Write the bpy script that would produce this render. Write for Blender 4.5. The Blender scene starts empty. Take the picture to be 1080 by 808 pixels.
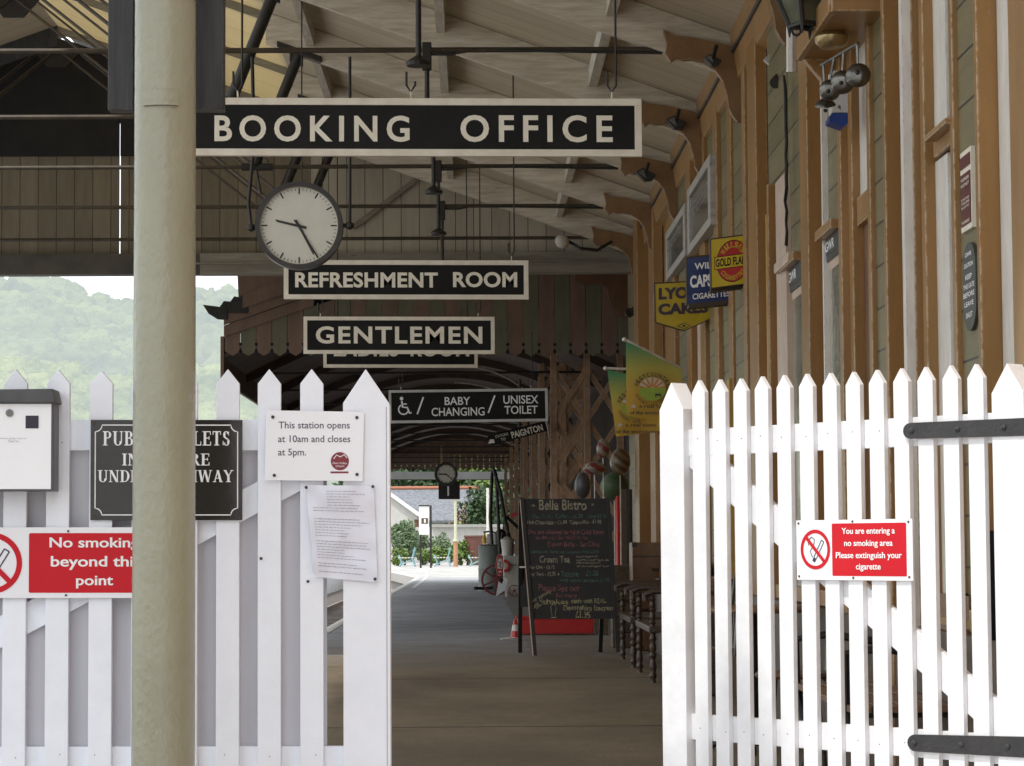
import bpy, bmesh, math, random
from mathutils import Vector, Matrix, noise
random.seed(7)
PI = math.pi
sc = bpy.context.scene
COL = sc.collection
# ------------------------------------------------------------------ camera
F = 2600.0                       # focal length in photo pixels (1080 wide)
H0 = 1.05
cam_d = bpy.data.cameras.new('camera'); cam = bpy.data.objects.new('camera', cam_d); COL.objects.link(cam)
cam_d.sensor_width = 36.0; cam_d.lens = 36.0 * F / 1080.0
cam_d.clip_start = 0.1; cam_d.clip_end = 6000
yaw = math.atan(40 / F); pitch = math.atan(170 / F); roll = math.radians(0.35)
fw = Vector((math.sin(yaw) * math.cos(pitch), math.cos(yaw) * math.cos(pitch), math.sin(pitch)))
rt = Vector((math.cos(yaw), -math.sin(yaw), 0)); up = rt.cross(fw)
r2 = rt * math.cos(roll) - up * math.sin(roll); u2 = up * math.cos(roll) + rt * math.sin(roll)
M = Matrix((r2, u2, -fw)).transposed().to_4x4(); M.translation = Vector((0, 0, H0))
cam.matrix_world = M
sc.camera = cam
CP = Vector((0, 0, H0))
def ray(px, py):
    return (fw * F + r2 * (px - 540) - u2 * (py - 404)).normalized()
def P(px, py, Y):                # photo pixel -> point in the plane Y = const
    r = ray(px, py); return CP + r * (Y / r.y)
def W(px, py, X):                # photo pixel -> point in the plane X = const
    r = ray(px, py); return CP + r * (X / r.x)
def S(Y): return Y / F           # metres per photo pixel at depth Y

# ------------------------------------------------------------------ materials
MATS = {}
def nt(name):
    m = bpy.data.materials.new(name); m.use_nodes = True; t = m.node_tree
    return m, t, t.nodes['Principled BSDF']
def mat(name, c1, c2=None, scale=8, rough=.6, bump=0, bscale=None, metal=0, stretch=(1, 1, 1), detail=6, lo=.35, hi=.65, spots=None, coords='Object', coat=0, wet=None):
    """noise-mottled paint; optional second spot colour (dirt, rust)"""
    if name in MATS: return MATS[name]
    m, t, b = nt(name); N = t.nodes; L = t.links
    tc = N.new('ShaderNodeTexCoord'); mp = N.new('ShaderNodeMapping'); mp.inputs['Scale'].default_value = stretch
    L.new(tc.outputs[coords], mp.inputs[0])
    n = N.new('ShaderNodeTexNoise'); n.inputs['Scale'].default_value = scale; n.inputs['Detail'].default_value = detail; n.inputs['Roughness'].default_value = .65
    L.new(mp.outputs[0], n.inputs['Vector'])
    r = N.new('ShaderNodeValToRGB'); r.color_ramp.elements[0].position = lo; r.color_ramp.elements[1].position = hi
    c2 = c2 or tuple(x * .8 for x in c1)
    r.color_ramp.elements[0].color = (*c2, 1); r.color_ramp.elements[1].color = (*c1, 1)
    L.new(n.outputs['Fac'], r.inputs[0]); out = r.outputs[0]
    if spots:
        sc_, colr, thr = spots
        n2 = N.new('ShaderNodeTexNoise'); n2.inputs['Scale'].default_value = sc_; n2.inputs['Detail'].default_value = 8; n2.inputs['Roughness'].default_value = .7
        L.new(mp.outputs[0], n2.inputs['Vector'])
        r3 = N.new('ShaderNodeValToRGB'); r3.color_ramp.elements[0].position = thr; r3.color_ramp.elements[1].position = min(1, thr + .06)
        L.new(n2.outputs['Fac'], r3.inputs[0])
        mx = N.new('ShaderNodeMix'); mx.data_type = 'RGBA'; L.new(r3.outputs[0], mx.inputs['Factor'])
        L.new(out, mx.inputs['A']); mx.inputs['B'].default_value = (*colr, 1); out = mx.outputs['Result']
    L.new(out, b.inputs['Base Color'])
    b.inputs['Roughness'].default_value = rough; b.inputs['Metallic'].default_value = metal
    if coat: b.inputs['Coat Weight'].default_value = coat; b.inputs['Coat Roughness'].default_value = .15
    if bump:
        n3 = N.new('ShaderNodeTexNoise'); n3.inputs['Scale'].default_value = bscale or scale * 4; n3.inputs['Detail'].default_value = 5
        L.new(mp.outputs[0], n3.inputs['Vector'])
        bp = N.new('ShaderNodeBump'); bp.inputs['Strength'].default_value = 1; bp.inputs['Distance'].default_value = bump
        L.new(n3.outputs['Fac'], bp.inputs['Height']); L.new(bp.outputs[0], b.inputs['Normal'])
    MATS[name] = m; return m
def boards(name, c1, c2, axis, pitch_, rough=.7, gapw=.03, dark=(.01, .009, .008), tone=.5, bump=.004, grad=None):
    """painted boarding: narrow dark joints every pitch_ along an axis, each board its own tone"""
    m, t, b = nt(name); N = t.nodes; L = t.links
    tc = N.new('ShaderNodeTexCoord'); sp = N.new('ShaderNodeSeparateXYZ'); L.new(tc.outputs['Object'], sp.inputs[0])
    def math_(op, a, v=None, c=None):
        q = N.new('ShaderNodeMath'); q.operation = op
        if isinstance(a, (int, float)): q.inputs[0].default_value = a
        else: L.new(a, q.inputs[0])
        if v is not None:
            if isinstance(v, (int, float)): q.inputs[1].default_value = v
            else: L.new(v, q.inputs[1])
        return q.outputs[0]
    s = math_('DIVIDE', sp.outputs['XYZ'.index(axis)], pitch_)
    fl = math_('FLOOR', s); fr = math_('SUBTRACT', s, fl)
    gap = math_('LESS_THAN', fr, gapw)
    wn = N.new('ShaderNodeTexWhiteNoise'); wn.noise_dimensions = '1D'; L.new(fl, wn.inputs['W'])
    mp = N.new('ShaderNodeMapping'); L.new(tc.outputs['Object'], mp.inputs[0])
    st = {'X': (9, 1.2, 1.2), 'Y': (1.2, 9, 1.2), 'Z': (1.2, 1.2, 9)}[axis]; mp.inputs['Scale'].default_value = st
    n = N.new('ShaderNodeTexNoise'); n.inputs['Scale'].default_value = 1.6; n.inputs['Detail'].default_value = 9; n.inputs['Roughness'].default_value = .7; L.new(mp.outputs[0], n.inputs['Vector'])
    a = math_('MULTIPLY', wn.outputs['Value'], tone); a = math_('ADD', a, math_('MULTIPLY', math_('SUBTRACT', n.outputs['Fac'], .5), 1.6)); a = math_('ADD', a, .5 - tone / 2)
    r = N.new('ShaderNodeValToRGB'); r.color_ramp.elements[0].position = .1; r.color_ramp.elements[1].position = .9
    r.color_ramp.elements[0].color = (*c2, 1); r.color_ramp.elements[1].color = (*c1, 1); L.new(a, r.inputs[0])
    src = r.outputs[0]
    if grad:
        ax, g0, g1, gc = grad
        mr = N.new('ShaderNodeMapRange'); L.new(sp.outputs['XYZ'.index(ax)], mr.inputs['Value']); mr.inputs['From Min'].default_value = g0; mr.inputs['From Max'].default_value = g1
        mr.clamp = True
        mg = N.new('ShaderNodeMix'); mg.data_type = 'RGBA'; L.new(mr.outputs[0], mg.inputs['Factor']); L.new(src, mg.inputs['A']); mg.inputs['B'].default_value = (*gc, 1); src = mg.outputs['Result']
    mx = N.new('ShaderNodeMix'); mx.data_type = 'RGBA'; L.new(gap, mx.inputs['Factor']); L.new(src, mx.inputs['A']); mx.inputs['B'].default_value = (*dark, 1)
    L.new(mx.outputs['Result'], b.inputs['Base Color']); b.inputs['Roughness'].default_value = rough
    bp = N.new('ShaderNodeBump'); bp.inputs['Distance'].default_value = bump; bp.inputs['Strength'].default_value = .8
    L.new(math_('SUBTRACT', n.outputs['Fac'], math_('MULTIPLY', gap, 2)), bp.inputs['Height']); L.new(bp.outputs[0], b.inputs['Normal'])
    MATS[name] = m; return m

def wear(m, colr=(.58, .48, .34), r=.014, amt=.47):
    t = m.node_tree; N = t.nodes; L = t.links; b = N['Principled BSDF']; src = b.inputs['Base Color'].links[0].from_socket
    bv = N.new('ShaderNodeBevel'); bv.samples = 4; bv.inputs['Radius'].default_value = r; g = N.new('ShaderNodeNewGeometry')
    d = N.new('ShaderNodeVectorMath'); d.operation = 'DOT_PRODUCT'; L.new(bv.outputs[0], d.inputs[0]); L.new(g.outputs['Normal'], d.inputs[1])
    e = N.new('ShaderNodeMapRange'); L.new(d.outputs['Value'], e.inputs['Value']); e.inputs['From Min'].default_value = .985; e.inputs['From Max'].default_value = .90
    tc = N.new('ShaderNodeTexCoord'); n = N.new('ShaderNodeTexNoise'); n.inputs['Scale'].default_value = 22; n.inputs['Detail'].default_value = 6; n.inputs['Roughness'].default_value = .75; L.new(tc.outputs['Object'], n.inputs['Vector'])
    q = N.new('ShaderNodeMapRange'); L.new(n.outputs['Fac'], q.inputs['Value']); q.inputs['From Min'].default_value = amt - .03; q.inputs['From Max'].default_value = amt + .05
    mu = N.new('ShaderNodeMath'); mu.operation = 'MULTIPLY'; L.new(e.outputs[0], mu.inputs[0]); L.new(q.outputs[0], mu.inputs[1])
    mx = N.new('ShaderNodeMix'); mx.data_type = 'RGBA'; L.new(mu.outputs[0], mx.inputs['Factor']); L.new(src, mx.inputs['A']); mx.inputs['B'].default_value = (*colr, 1); L.new(mx.outputs['Result'], b.inputs['Base Color']); return m
white_gate = mat('white_gloss_paint', (.84, .84, .85), (.76, .76, .77), 9, .35, .0015, 30, spots=(26, (.42, .38, .33), .73))
white_fence = mat('white_fence_paint', (.89, .92, .98), (.83, .86, .92), 7, .4, .0015, 30, spots=(24, (.45, .40, .36), .74))
panel_grey = mat('backing_board_paint', (.66, .65, .68), (.60, .59, .62), 3, .6, .001, 20, stretch=(1, 1, .3))
brown = mat('brown_gloss_paint', (.325, .175, .062), (.25, .134, .046), 5, .33, .0012, 60, stretch=(1, 1, .25), spots=(30, (.5, .36, .22), .68))
brown_d = mat('dark_brown_paint', (.17, .085, .042), (.12, .06, .032), 6, .4, .001, 50)
brown_l = mat('light_brown_paint', (.34, .19, .075), (.265, .147, .056), 6, .35, .001, 50, stretch=(1, 1, .3))
green_clad = boards('green_weatherboard', (.20, .165, .078), (.13, .105, .05), 'Z', .19, .4, .05, tone=.4)
ochre = mat('ochre_paint', (.42, .26, .04), (.32, .18, .03), 8, .45)
wall_white = mat('window_white_paint', (.72, .69, .63), (.60, .57, .52), 14, .4, .0015, 60, stretch=(1, 1, .4), spots=(38, (.40, .35, .28), .68))
wall_cream = mat('cream_pilaster_paint', (.55, .43, .34), (.45, .34, .26), 6, .45, .001, 40)
black_p = mat('black_sign_paint', (.012, .012, .012), (.02, .019, .018), 3, .5, .0004, 30, spots=(14, (.05, .045, .04), .68))
cream_l = mat('cream_letter_paint', (.86, .81, .68), (.76, .70, .57), 12, .45)
sign_cream = mat('cream_frame_paint', (.82, .76, .64), (.70, .63, .51), 10, .45, .0005, 60, spots=(25, (.3, .23, .15), .68))
sign_white = mat('white_sign_face', (.86, .86, .88), (.82, .82, .85), 4, .25, coat=.5)
sign_red = mat('red_sign_face', (.60, .012, .022), (.54, .010, .02), 3, .35); sign_red.node_tree.nodes['Principled BSDF'].inputs['Specular IOR Level'].default_value = .2
ltr_white = mat('white_lettering', (.88, .88, .88), (.84, .84, .84), 9, .4)
iron = mat('black_iron', (.018, .017, .016), (.032, .028, .022), 14, .5, .0015, 60, metal=.3, spots=(20, (.09, .045, .02), .67))
iron_s = mat('black_strap_iron', (.03, .03, .032), (.045, .043, .042), 20, .42, .0015, 90, metal=.2)
rod_m = mat('grimy_iron_rod', (.035, .028, .02), (.07, .052, .032), 10, .5, .001, 40, metal=.3)
dark_board = mat('black_weathered_board', (.040, .040, .042), (.018, .018, .018), 5, .55, .003, 12, stretch=(4, 4, .5))
pillar_m = mat('old_cream_column_paint', (.31, .305, .222), (.27, .265, .19), 3, .17, .0035, 58, stretch=(1, 1, .7), spots=(23, (.20, .11, .05), .76), detail=4)
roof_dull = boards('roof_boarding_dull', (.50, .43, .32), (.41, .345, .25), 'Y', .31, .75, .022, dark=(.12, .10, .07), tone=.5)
roof_lit = boards('roof_boarding_lit_cream', (.80, .72, .52), (.64, .56, .38), 'Y', .9, .7, .012, dark=(.09, .06, .03), tone=.3)  # paler copy of the dull boards: light on the upper roof put into colour
rafter_m = mat('rafter_whitewash', (.66, .60, .50), (.44, .38, .29), 3.2, .7, .002, 14, stretch=(1, 12, 9))
purlin_m = mat('purlin_whitewash', (.60, .57, .50), (.42, .38, .31), 4, .7, .002, 14, stretch=(9, 1, 9))
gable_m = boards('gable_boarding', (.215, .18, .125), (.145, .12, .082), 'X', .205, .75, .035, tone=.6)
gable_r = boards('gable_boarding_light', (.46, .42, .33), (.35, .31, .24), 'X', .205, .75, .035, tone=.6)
beam_m = mat('grey_beam_paint', (.26, .24, .19), (.17, .15, .115), 4, .65, .003, 12, stretch=(.4, 1, 4), spots=(9, (.08, .055, .03), .66))
can_roof = boards('canopy_soffit', (.10, .06, .038), (.05, .032, .022), 'Y', 1.1, .7, .05, tone=.7)
valance_b = mat('valance_brown', (.19, .115, .075), (.13, .078, .05), 6, .6, .001, 30, stretch=(1, 1, .3))
valance_g = mat('valance_green', (.145, .13, .075), (.10, .09, .055), 6, .6, .001, 30, stretch=(1, 1, .3))
lattice_m = mat('lattice_brown_paint', (.44, .265, .15), (.30, .17, .09), 9, .45, .001, 40)
edge_wht = mat('whitish_edge', (.6, .55, .47), (.3, .2, .13), 30, .5)
clock_f = mat('clock_face', (.70, .68, .58), (.64, .62, .52), 5, .3, coat=.5)
steel = mat('dull_steel', (.20, .195, .175), (.10, .095, .085), 9, .28, metal=.9)
yellow = mat('yellow_enamel', (.62, .46, .012), (.56, .40, .01), 6, .25, coat=.5, spots=(34, (.10, .05, .02), .72))
yellow_d = mat('old_yellow_enamel', (.50, .36, .012), (.42, .29, .01), 6, .3, coat=.3, spots=(30, (.08, .04, .02), .69))
blue = mat('blue_enamel', (.022, .045, .17), (.016, .034, .13), 6, .22, coat=.6)
red_e = mat('red_enamel', (.50, .025, .02), (.44, .02, .018), 6, .3)
chalkboard = mat('chalkboard_face', (.012, .011, .011), (.022, .02, .019), 3, .6, .0004, 30)
wood_dk = mat('dark_turned_wood', (.035, .02, .012), (.06, .035, .02), 12, .42, .001, 40, stretch=(4, 1, 1))
wood_md = mat('bench_slat_wood', (.22, .12, .06), (.14, .075, .04), 9, .45, .001, 40, stretch=(5, 1, 5))
leather = mat('tan_leather', (.20, .095, .035), (.13, .06, .022), 7, .4, .002, 40, spots=(20, (.05, .025, .012), .68))
leather_d = mat('dark_leather', (.055, .03, .018), (.035, .02, .012), 8, .4, .002, 40)
blue_wht = mat('pale_blue_bench_paint', (.25, .45, .50), (.2, .36, .42), 9, .5)
glass_dk = mat('window_glass', (.09, .10, .08), (.25, .26, .2), 6, .06, .004, 3, stretch=(1, 3, 3), coat=1)
black_p.node_tree.nodes['Principled BSDF'].inputs['Specular IOR Level'].default_value = .12
for _m in (brown, brown_l, lattice_m): wear(_m)
wear(wall_white, (.30, .20, .12), .008, .55); wear(white_fence, (.50, .47, .45), .0015, .60); wear(white_gate, (.50, .47, .43), .0015, .60); wear(dark_board, (.12, .115, .11), .004, .5); wear(iron_s, (.14, .09, .06), .002, .5)
for _m in (brown, brown_l, brown_d): _m.node_tree.nodes['Principled BSDF'].inputs['Specular IOR Level'].default_value = .32
def translucent(m, w):
    t = m.node_tree; b = t.nodes['Principled BSDF']; tr = t.nodes.new('ShaderNodeBsdfTranslucent'); mx = t.nodes.new('ShaderNodeMixShader'); mx.inputs[0].default_value = w
    tr.inputs[0].default_value = (.92, .80, .50, 1)
    t.links.new(b.outputs[0], mx.inputs[1]); t.links.new(tr.outputs[0], mx.inputs[2]); t.links.new(mx.outputs[0], t.nodes['Material Output'].inputs[0])
translucent(roof_lit, .30)  # added translucency so these boards glow as if sunlit
# ------------------------------------------------------------------ mesh building
ORG = {}
class Fr:
    """local frame; a,b in units of k along u,v; c in metres along n"""
    def __init__(s, o=(0, 0, 0), u=(1, 0, 0), v=(0, 0, 1), n=None, k=1.0, a0=0, b0=0):
        s.o = Vector(o); s.u = Vector(u).normalized(); s.v = Vector(v).normalized(); s.n = Vector(n).normalized() if n else s.u.cross(s.v); s.k = k; s.a0 = a0; s.b0 = b0
    def pt(s, a, b, c=0): return s.o + s.u * ((a - s.a0) * s.k) + s.v * ((b - s.b0) * s.k) + s.n * c
def pxf(px, py, Y):   # frame facing the camera at depth Y whose a,b are photo pixels (b downward)
    return Fr(P(px, py, Y), r2 - Vector((0, r2.y, 0)), (0, 0, -1), (0, -1, 0), S(Y), px, py)
WF = Fr((0, 0, 0), (1, 0, 0), (0, 1, 0))
class MB:
    def __init__(s, fr=None): s.f = fr or WF; s.v = []; s.q = []
    def add(s, pts, faces):
        o = len(s.v); s.v += [s.f.pt(*p) for p in pts]; s.q += [tuple(i + o for i in f) for f in faces]; return s
    def box(s, a0, a1, b0, b1, c0, c1):
        return s.add([(a, b, c) for c in (c0, c1) for b in (b0, b1) for a in (a0, a1)], [(0, 2, 3, 1), (4, 5, 7, 6), (0, 1, 5, 4), (2, 6, 7, 3), (0, 4, 6, 2), (1, 3, 7, 5)])
    def prism(s, poly, c0, c1):
        n = len(poly); pts = [(x, y, c0) for x, y in poly] + [(x, y, c1) for x, y in poly]
        return s.add(pts, [tuple(range(n))[::-1], tuple(range(n, 2 * n))] + [(i, (i + 1) % n, n + (i + 1) % n, n + i) for i in range(n)])
    def hexa(s, p):  # 8 arbitrary points (same order as box)
        return s.add(p, [(0, 2, 3, 1), (4, 5, 7, 6), (0, 1, 5, 4), (2, 6, 7, 3), (0, 4, 6, 2), (1, 3, 7, 5)])
    def ring(s, a, b, r0, r1, c0, c1, n=48, ry=1.0, a_0=0, a_1=2 * PI):
        full = abs(a_1 - a_0 - 2 * PI) < 1e-6; m = n if full else n + 1; pts = []
        for i in range(m):
            t = a_0 + (a_1 - a_0) * i / n
            for r, c in ((r0, c0), (r1, c0), (r1, c1), (r0, c1)): pts.append((a + r * math.cos(t), b + ry * r * math.sin(t), c))
        fs = []
        for i in range(n):
            j = (i + 1) % m
            for k in range(4): fs.append((4 * i + k, 4 * j + k, 4 * j + (k + 1) % 4, 4 * i + (k + 1) % 4))
        if not full: fs += [(0, 1, 2, 3), (4 * n + 3, 4 * n + 2, 4 * n + 1, 4 * n)]
        return s.add(pts, fs)
    def disc(s, a, b, r, c0, c1, n=40, ry=1.0):
        return s.prism([(a + r * math.cos(2 * PI * i / n), b + ry * r * math.sin(2 * PI * i / n)) for i in range(n)], c0, c1)
    def bar(s, a0, b0, a1, b1, w, c0, c1):   # straight stroke in the frame plane
        dx, dy = a1 - a0, b1 - b0; l = math.hypot(dx, dy) or 1; nx, ny = -dy / l * w / 2, dx / l * w / 2
        return s.prism([(a0 + nx, b0 + ny), (a0 - nx, b0 - ny), (a1 - nx, b1 - ny), (a1 + nx, b1 + ny)], c0, c1)
    def path(s, pts, w, c0, c1):
        n = len(pts); L = []; R = []
        for i, (x, y) in enumerate(pts):
            x0, y0 = pts[max(0, i - 1)]; x1, y1 = pts[min(n - 1, i + 1)]; dx, dy = x1 - x0, y1 - y0; l = math.hypot(dx, dy) or 1
            ww = w[i] if isinstance(w, list) else w
            L.append((x - dy / l * ww / 2, y + dx / l * ww / 2)); R.append((x + dy / l * ww / 2, y - dx / l * ww / 2))
        for i in range(n - 1): s.prism([L[i], R[i], R[i + 1], L[i + 1]], c0, c1)
        return s
    def tube(s, pts, r, n=10, caps=True):    # world-space tube through points; r a number or list
        pts = [Vector(p) for p in pts]; m = len(pts); o = len(s.v); prev = None
        for i, p in enumerate(pts):
            d = (pts[min(m - 1, i + 1)] - pts[max(0, i - 1)]).normalized()
            if prev is None:
                a = d.orthogonal().normalized()
            else:
                a = prev - d * prev.dot(d); a = a.normalized() if a.length > 1e-6 else d.orthogonal().normalized()
            prev = a; b = d.cross(a); rr = r[i] if isinstance(r, (list, tuple)) else r
            for k in range(n): s.v.append(p + (a * math.cos(2 * PI * k / n) + b * math.sin(2 * PI * k / n)) * rr)
        for i in range(m - 1):
            for k in range(n): s.q.append((o + i * n + k, o + i * n + (k + 1) % n, o + (i + 1) * n + (k + 1) % n, o + (i + 1) * n + k))
        if caps: s.q.append(tuple(o + k for k in range(n))[::-1]); s.q.append(tuple(o + (m - 1) * n + k for k in range(n)))
        return s
    def lathe(s, c, prof, n=24, axis=Vector((0, 0, 1))):   # prof: (r, h) list about an axis through world point c
        c = Vector(c); axis = Vector(axis).normalized(); a = axis.orthogonal().normalized(); b = axis.cross(a); o = len(s.v); m = len(prof)
        for r, h in prof:
            for k in range(n): s.v.append(c + axis * h + (a * math.cos(2 * PI * k / n) + b * math.sin(2 * PI * k / n)) * max(r, 1e-4))
        for i in range(m - 1):
            for k in range(n): s.q.append((o + i * n + k, o + i * n + (k + 1) % n, o + (i + 1) * n + (k + 1) % n, o + (i + 1) * n + k))
        s.q.append(tuple(o + k for k in range(n))[::-1]); s.q.append(tuple(o + (m - 1) * n + k for k in range(n)))
        return s
    def quad(s, *p): return s.add(list(p), [tuple(range(len(p)))])
    def build(s, name, m, parent=None, loc=None, smooth=False, bevel=0):
        base = Vector(loc) if loc is not None else Vector((0, 0, 0))
        if parent is not None: base = ORG[parent.name]
        me = bpy.data.meshes.new(name); me.from_pydata([v - base for v in s.v], [], s.q); me.validate()
        bm = bmesh.new(); bm.from_mesh(me); bmesh.ops.recalc_face_normals(bm, faces=bm.faces[:])
        if bevel:
            es = [e for e in bm.edges if len(e.link_faces) == 2 and e.calc_face_angle(0) > .6]
            bmesh.ops.bevel(bm, geom=es, offset=bevel, segments=2, affect='EDGES', profile=.6)
        bm.to_mesh(me); bm.free()
        if smooth:
            for p in me.polygons: p.use_smooth = True
            me.set_sharp_from_angle(angle=math.radians(40))
        me.materials.append(m); ob = bpy.data.objects.new(name, me); COL.objects.link(ob)
        ORG[ob.name] = base
        if parent is not None: ob.parent = parent
        else: ob.location = base
        return ob
def thing(name, label, cat, loc, group=None):
    o = bpy.data.objects.new(name, None); COL.objects.link(o); o.location = loc; o.empty_display_size = .1
    o['label'] = label; o['category'] = cat
    if group: o['group'] = group
    ORG[o.name] = Vector(loc); return o
def tag(o, label, cat, group=None, kind=None):
    if label: o['label'] = label
    if cat: o['category'] = cat
    if group: o['group'] = group
    if kind: o['kind'] = kind
    return o
def struct(o): o['kind'] = 'structure'; return o
def dup(root, dloc, label=None, rz=0, scale=None):
    r = root.copy(); COL.objects.link(r); r.location = Vector(root.location) + Vector(dloc); ORG[r.name] = Vector(r.location)
    if rz: r.rotation_euler = (0, 0, rz)
    if scale: r.scale = scale
    if label: r['label'] = label
    for ch in [c for c in root.children]:
        c = ch.copy(); COL.objects.link(c); c.parent = r
        for g in ch.children:
            d = g.copy(); COL.objects.link(d); d.parent = c
    return r
# text -> flat mesh in a frame, fitted to a box
TC = {}
def text2d(body, bold=0, shear=0, sp=1.0):
    key = (body, bold, shear, sp)
    if key in TC: return TC[key]
    c = bpy.data.curves.new('lettering', 'FONT'); c.body = body; c.offset = bold; c.shear = shear; c.space_character = sp; c.resolution_u = 4
    ob = bpy.data.objects.new('lettering', c); COL.objects.link(ob); dg = bpy.context.evaluated_depsgraph_get()
    me = bpy.data.meshes.new_from_object(ob.evaluated_get(dg)); vs = [(v.co.x, v.co.y) for v in me.vertices]; fs = [tuple(p.vertices) for p in me.polygons]
    bpy.data.objects.remove(ob); bpy.data.curves.remove(c); bpy.data.meshes.remove(me)
    TC[key] = (vs, fs); return TC[key]
def text(mb, body, a0, a1, b_base, b_top, c=.001, bold=0.0, shear=0, fat=0, sp=1.0):
    """fits the inked text between a0..a1 and b_base..b_top (cap height)"""
    vs, fs = text2d(body, bold, shear, sp)
    x0 = min(v[0] for v in vs); x1 = max(v[0] for v in vs); cap = .72 * 1.0
    if True:
        tv, _ = text2d('E', bold, 0); y0 = min(v[1] for v in tv); y1 = max(v[1] for v in tv)
    kx = (a1 - a0) / (x1 - x0); ky = (b_top - b_base) / (y1 - y0)
    for i in range(2 if fat else 1):
        mb.add([(a0 + (v[0] - x0) * kx + i * fat, b_base + (v[1] - y0) * ky, c + i * .0003) for v in vs], fs)
    return mb
exec_text = text

# ================================================================== SETTING
asphalt = mat('platform_asphalt', (.27, .28, .30), (.21, .217, .23), 2.2, .8, .004, 60, spots=(1.1, (.22, .215, .21), .62))
conc_dk = mat('old_platform_concrete', (.24, .18, .11), (.14, .105, .066), 1.3, .72, .003, 40, stretch=(1.3, .6, 1), spots=(2.3, (.25, .20, .14), .60), detail=10)
paving = mat('platform_slabs', (.20, .18, .155), (.14, .125, .105), 2.5, .75, .003, 40)
light_c = mat('pale_bounce_concrete', (.62, .61, .60), (.52, .51, .50), 1.5, .8, .003, 30)
ballast = mat('track_ballast', (.16, .13, .11), (.05, .042, .036), 30, .9, .03, 40)
edge_line = mat('platform_edge_paint', (.6, .58, .54), (.4, .38, .34), 8, .6)
grass_g = mat('rough_grass', (.10, .14, .05), (.06, .09, .03), .5, .9)
struct(MB().box(-3000, 3000, -200, 5000, -1.2, -.98).build('ground', grass_g))
def floor_mat():
    m, t, b = nt('platform_surface'); N = t.nodes; L = t.links
    tc = N.new('ShaderNodeTexCoord'); sp = N.new('ShaderNodeSeparateXYZ'); L.new(tc.outputs['Object'], sp.inputs[0])
    def noi(sc_, det=8, rg_=.65, st=(1, 1, 1)):
        mp = N.new('ShaderNodeMapping'); mp.inputs['Scale'].default_value = st; L.new(tc.outputs['Object'], mp.inputs[0])
        n = N.new('ShaderNodeTexNoise'); n.inputs['Scale'].default_value = sc_; n.inputs['Detail'].default_value = det; n.inputs['Roughness'].default_value = rg_; L.new(mp.outputs[0], n.inputs['Vector']); return n.outputs['Fac']
    def ramp(f, p0, p1, c0, c1):
        r = N.new('ShaderNodeValToRGB'); r.color_ramp.elements[0].position = p0; r.color_ramp.elements[1].position = p1; r.color_ramp.elements[0].color = (*c0, 1); r.color_ramp.elements[1].color = (*c1, 1); L.new(f, r.inputs[0]); return r.outputs[0]
    def mix(f, a, c, mode='MIX'):
        q = N.new('ShaderNodeMix'); q.data_type = 'RGBA'; q.blend_type = mode
        if isinstance(f, float): q.inputs['Factor'].default_value = f
        else: L.new(f, q.inputs['Factor'])
        L.new(a, q.inputs['A']); L.new(c, q.inputs['B']); return q.outputs['Result']
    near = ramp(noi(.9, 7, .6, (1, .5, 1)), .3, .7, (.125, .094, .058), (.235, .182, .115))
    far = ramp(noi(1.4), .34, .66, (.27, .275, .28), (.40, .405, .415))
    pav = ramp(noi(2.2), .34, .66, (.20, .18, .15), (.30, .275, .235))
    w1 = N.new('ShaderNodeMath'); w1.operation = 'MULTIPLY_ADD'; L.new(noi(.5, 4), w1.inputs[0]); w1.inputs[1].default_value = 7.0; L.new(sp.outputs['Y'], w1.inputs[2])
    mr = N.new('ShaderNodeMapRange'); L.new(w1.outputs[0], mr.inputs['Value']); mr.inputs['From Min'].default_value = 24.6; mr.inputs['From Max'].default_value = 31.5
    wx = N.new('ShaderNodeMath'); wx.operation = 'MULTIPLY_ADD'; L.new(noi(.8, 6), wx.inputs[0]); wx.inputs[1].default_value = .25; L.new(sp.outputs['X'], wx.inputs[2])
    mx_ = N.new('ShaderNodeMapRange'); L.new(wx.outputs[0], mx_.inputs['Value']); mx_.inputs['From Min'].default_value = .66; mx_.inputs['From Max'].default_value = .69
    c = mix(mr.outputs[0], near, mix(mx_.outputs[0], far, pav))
    c = mix(.55, c, ramp(noi(16, 5, .7, (1, .22, 1)), .3, .7, (.66, .66, .66), (1, 1, 1)), 'MULTIPLY')
    c = mix(.8, c, ramp(noi(.35, 3, .5, (1, .5, 1)), .36, .52, (.76, .75, .73), (1, 1, 1)), 'MULTIPLY')
    sp2 = ramp(noi(9, 3), .735, .745, (0, 0, 0), (1, 1, 1)); rgb = N.new('ShaderNodeRGB'); rgb.outputs[0].default_value = (.38, .34, .28, 1); c = mix(sp2, c, rgb.outputs[0])
    L.new(c, b.inputs['Base Color']); r_ = ramp(noi(1.2), .3, .7, (.55, .55, .55), (.85, .85, .85)); L.new(r_, b.inputs['Roughness'])
    bp = N.new('ShaderNodeBump'); bp.inputs['Distance'].default_value = .006; L.new(noi(35, 6), bp.inputs['Height']); L.new(bp.outputs[0], b.inputs['Normal']); return m
floor_m = floor_mat()
# near platform (shaded), with joints
struct(MB().box(-1.75, 8, 8.3, 79, -.95, 0).build('platform', floor_m))
struct(MB().box(-30, 30, -30, -6.001, -.95, -.004).box(-1.75, 30, -6, 8.299, -.95, -.004).build('bounce_paving', light_c))  # unseen ground made pale to bounce light onto fence, column and signs
jb = MB()
for y in (14.3,): jb.box(-1.6, 8, y, y + .009, .0005, .002)
struct(jb.build('paving_joint', mat('joint_dirt', (.03, .024, .017), rough=.9)))
lb = MB()
for (x0, y0, x1, y1) in ((-1.7, 15.2, 1.2, 15.9),): lb.box(-1.0, 1.7, 19.4, 19.42, .001, .003)
struct(lb.build('paving_repair_line', mat('pale_joint', (.15, .12, .08), rough=.9)))
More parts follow.
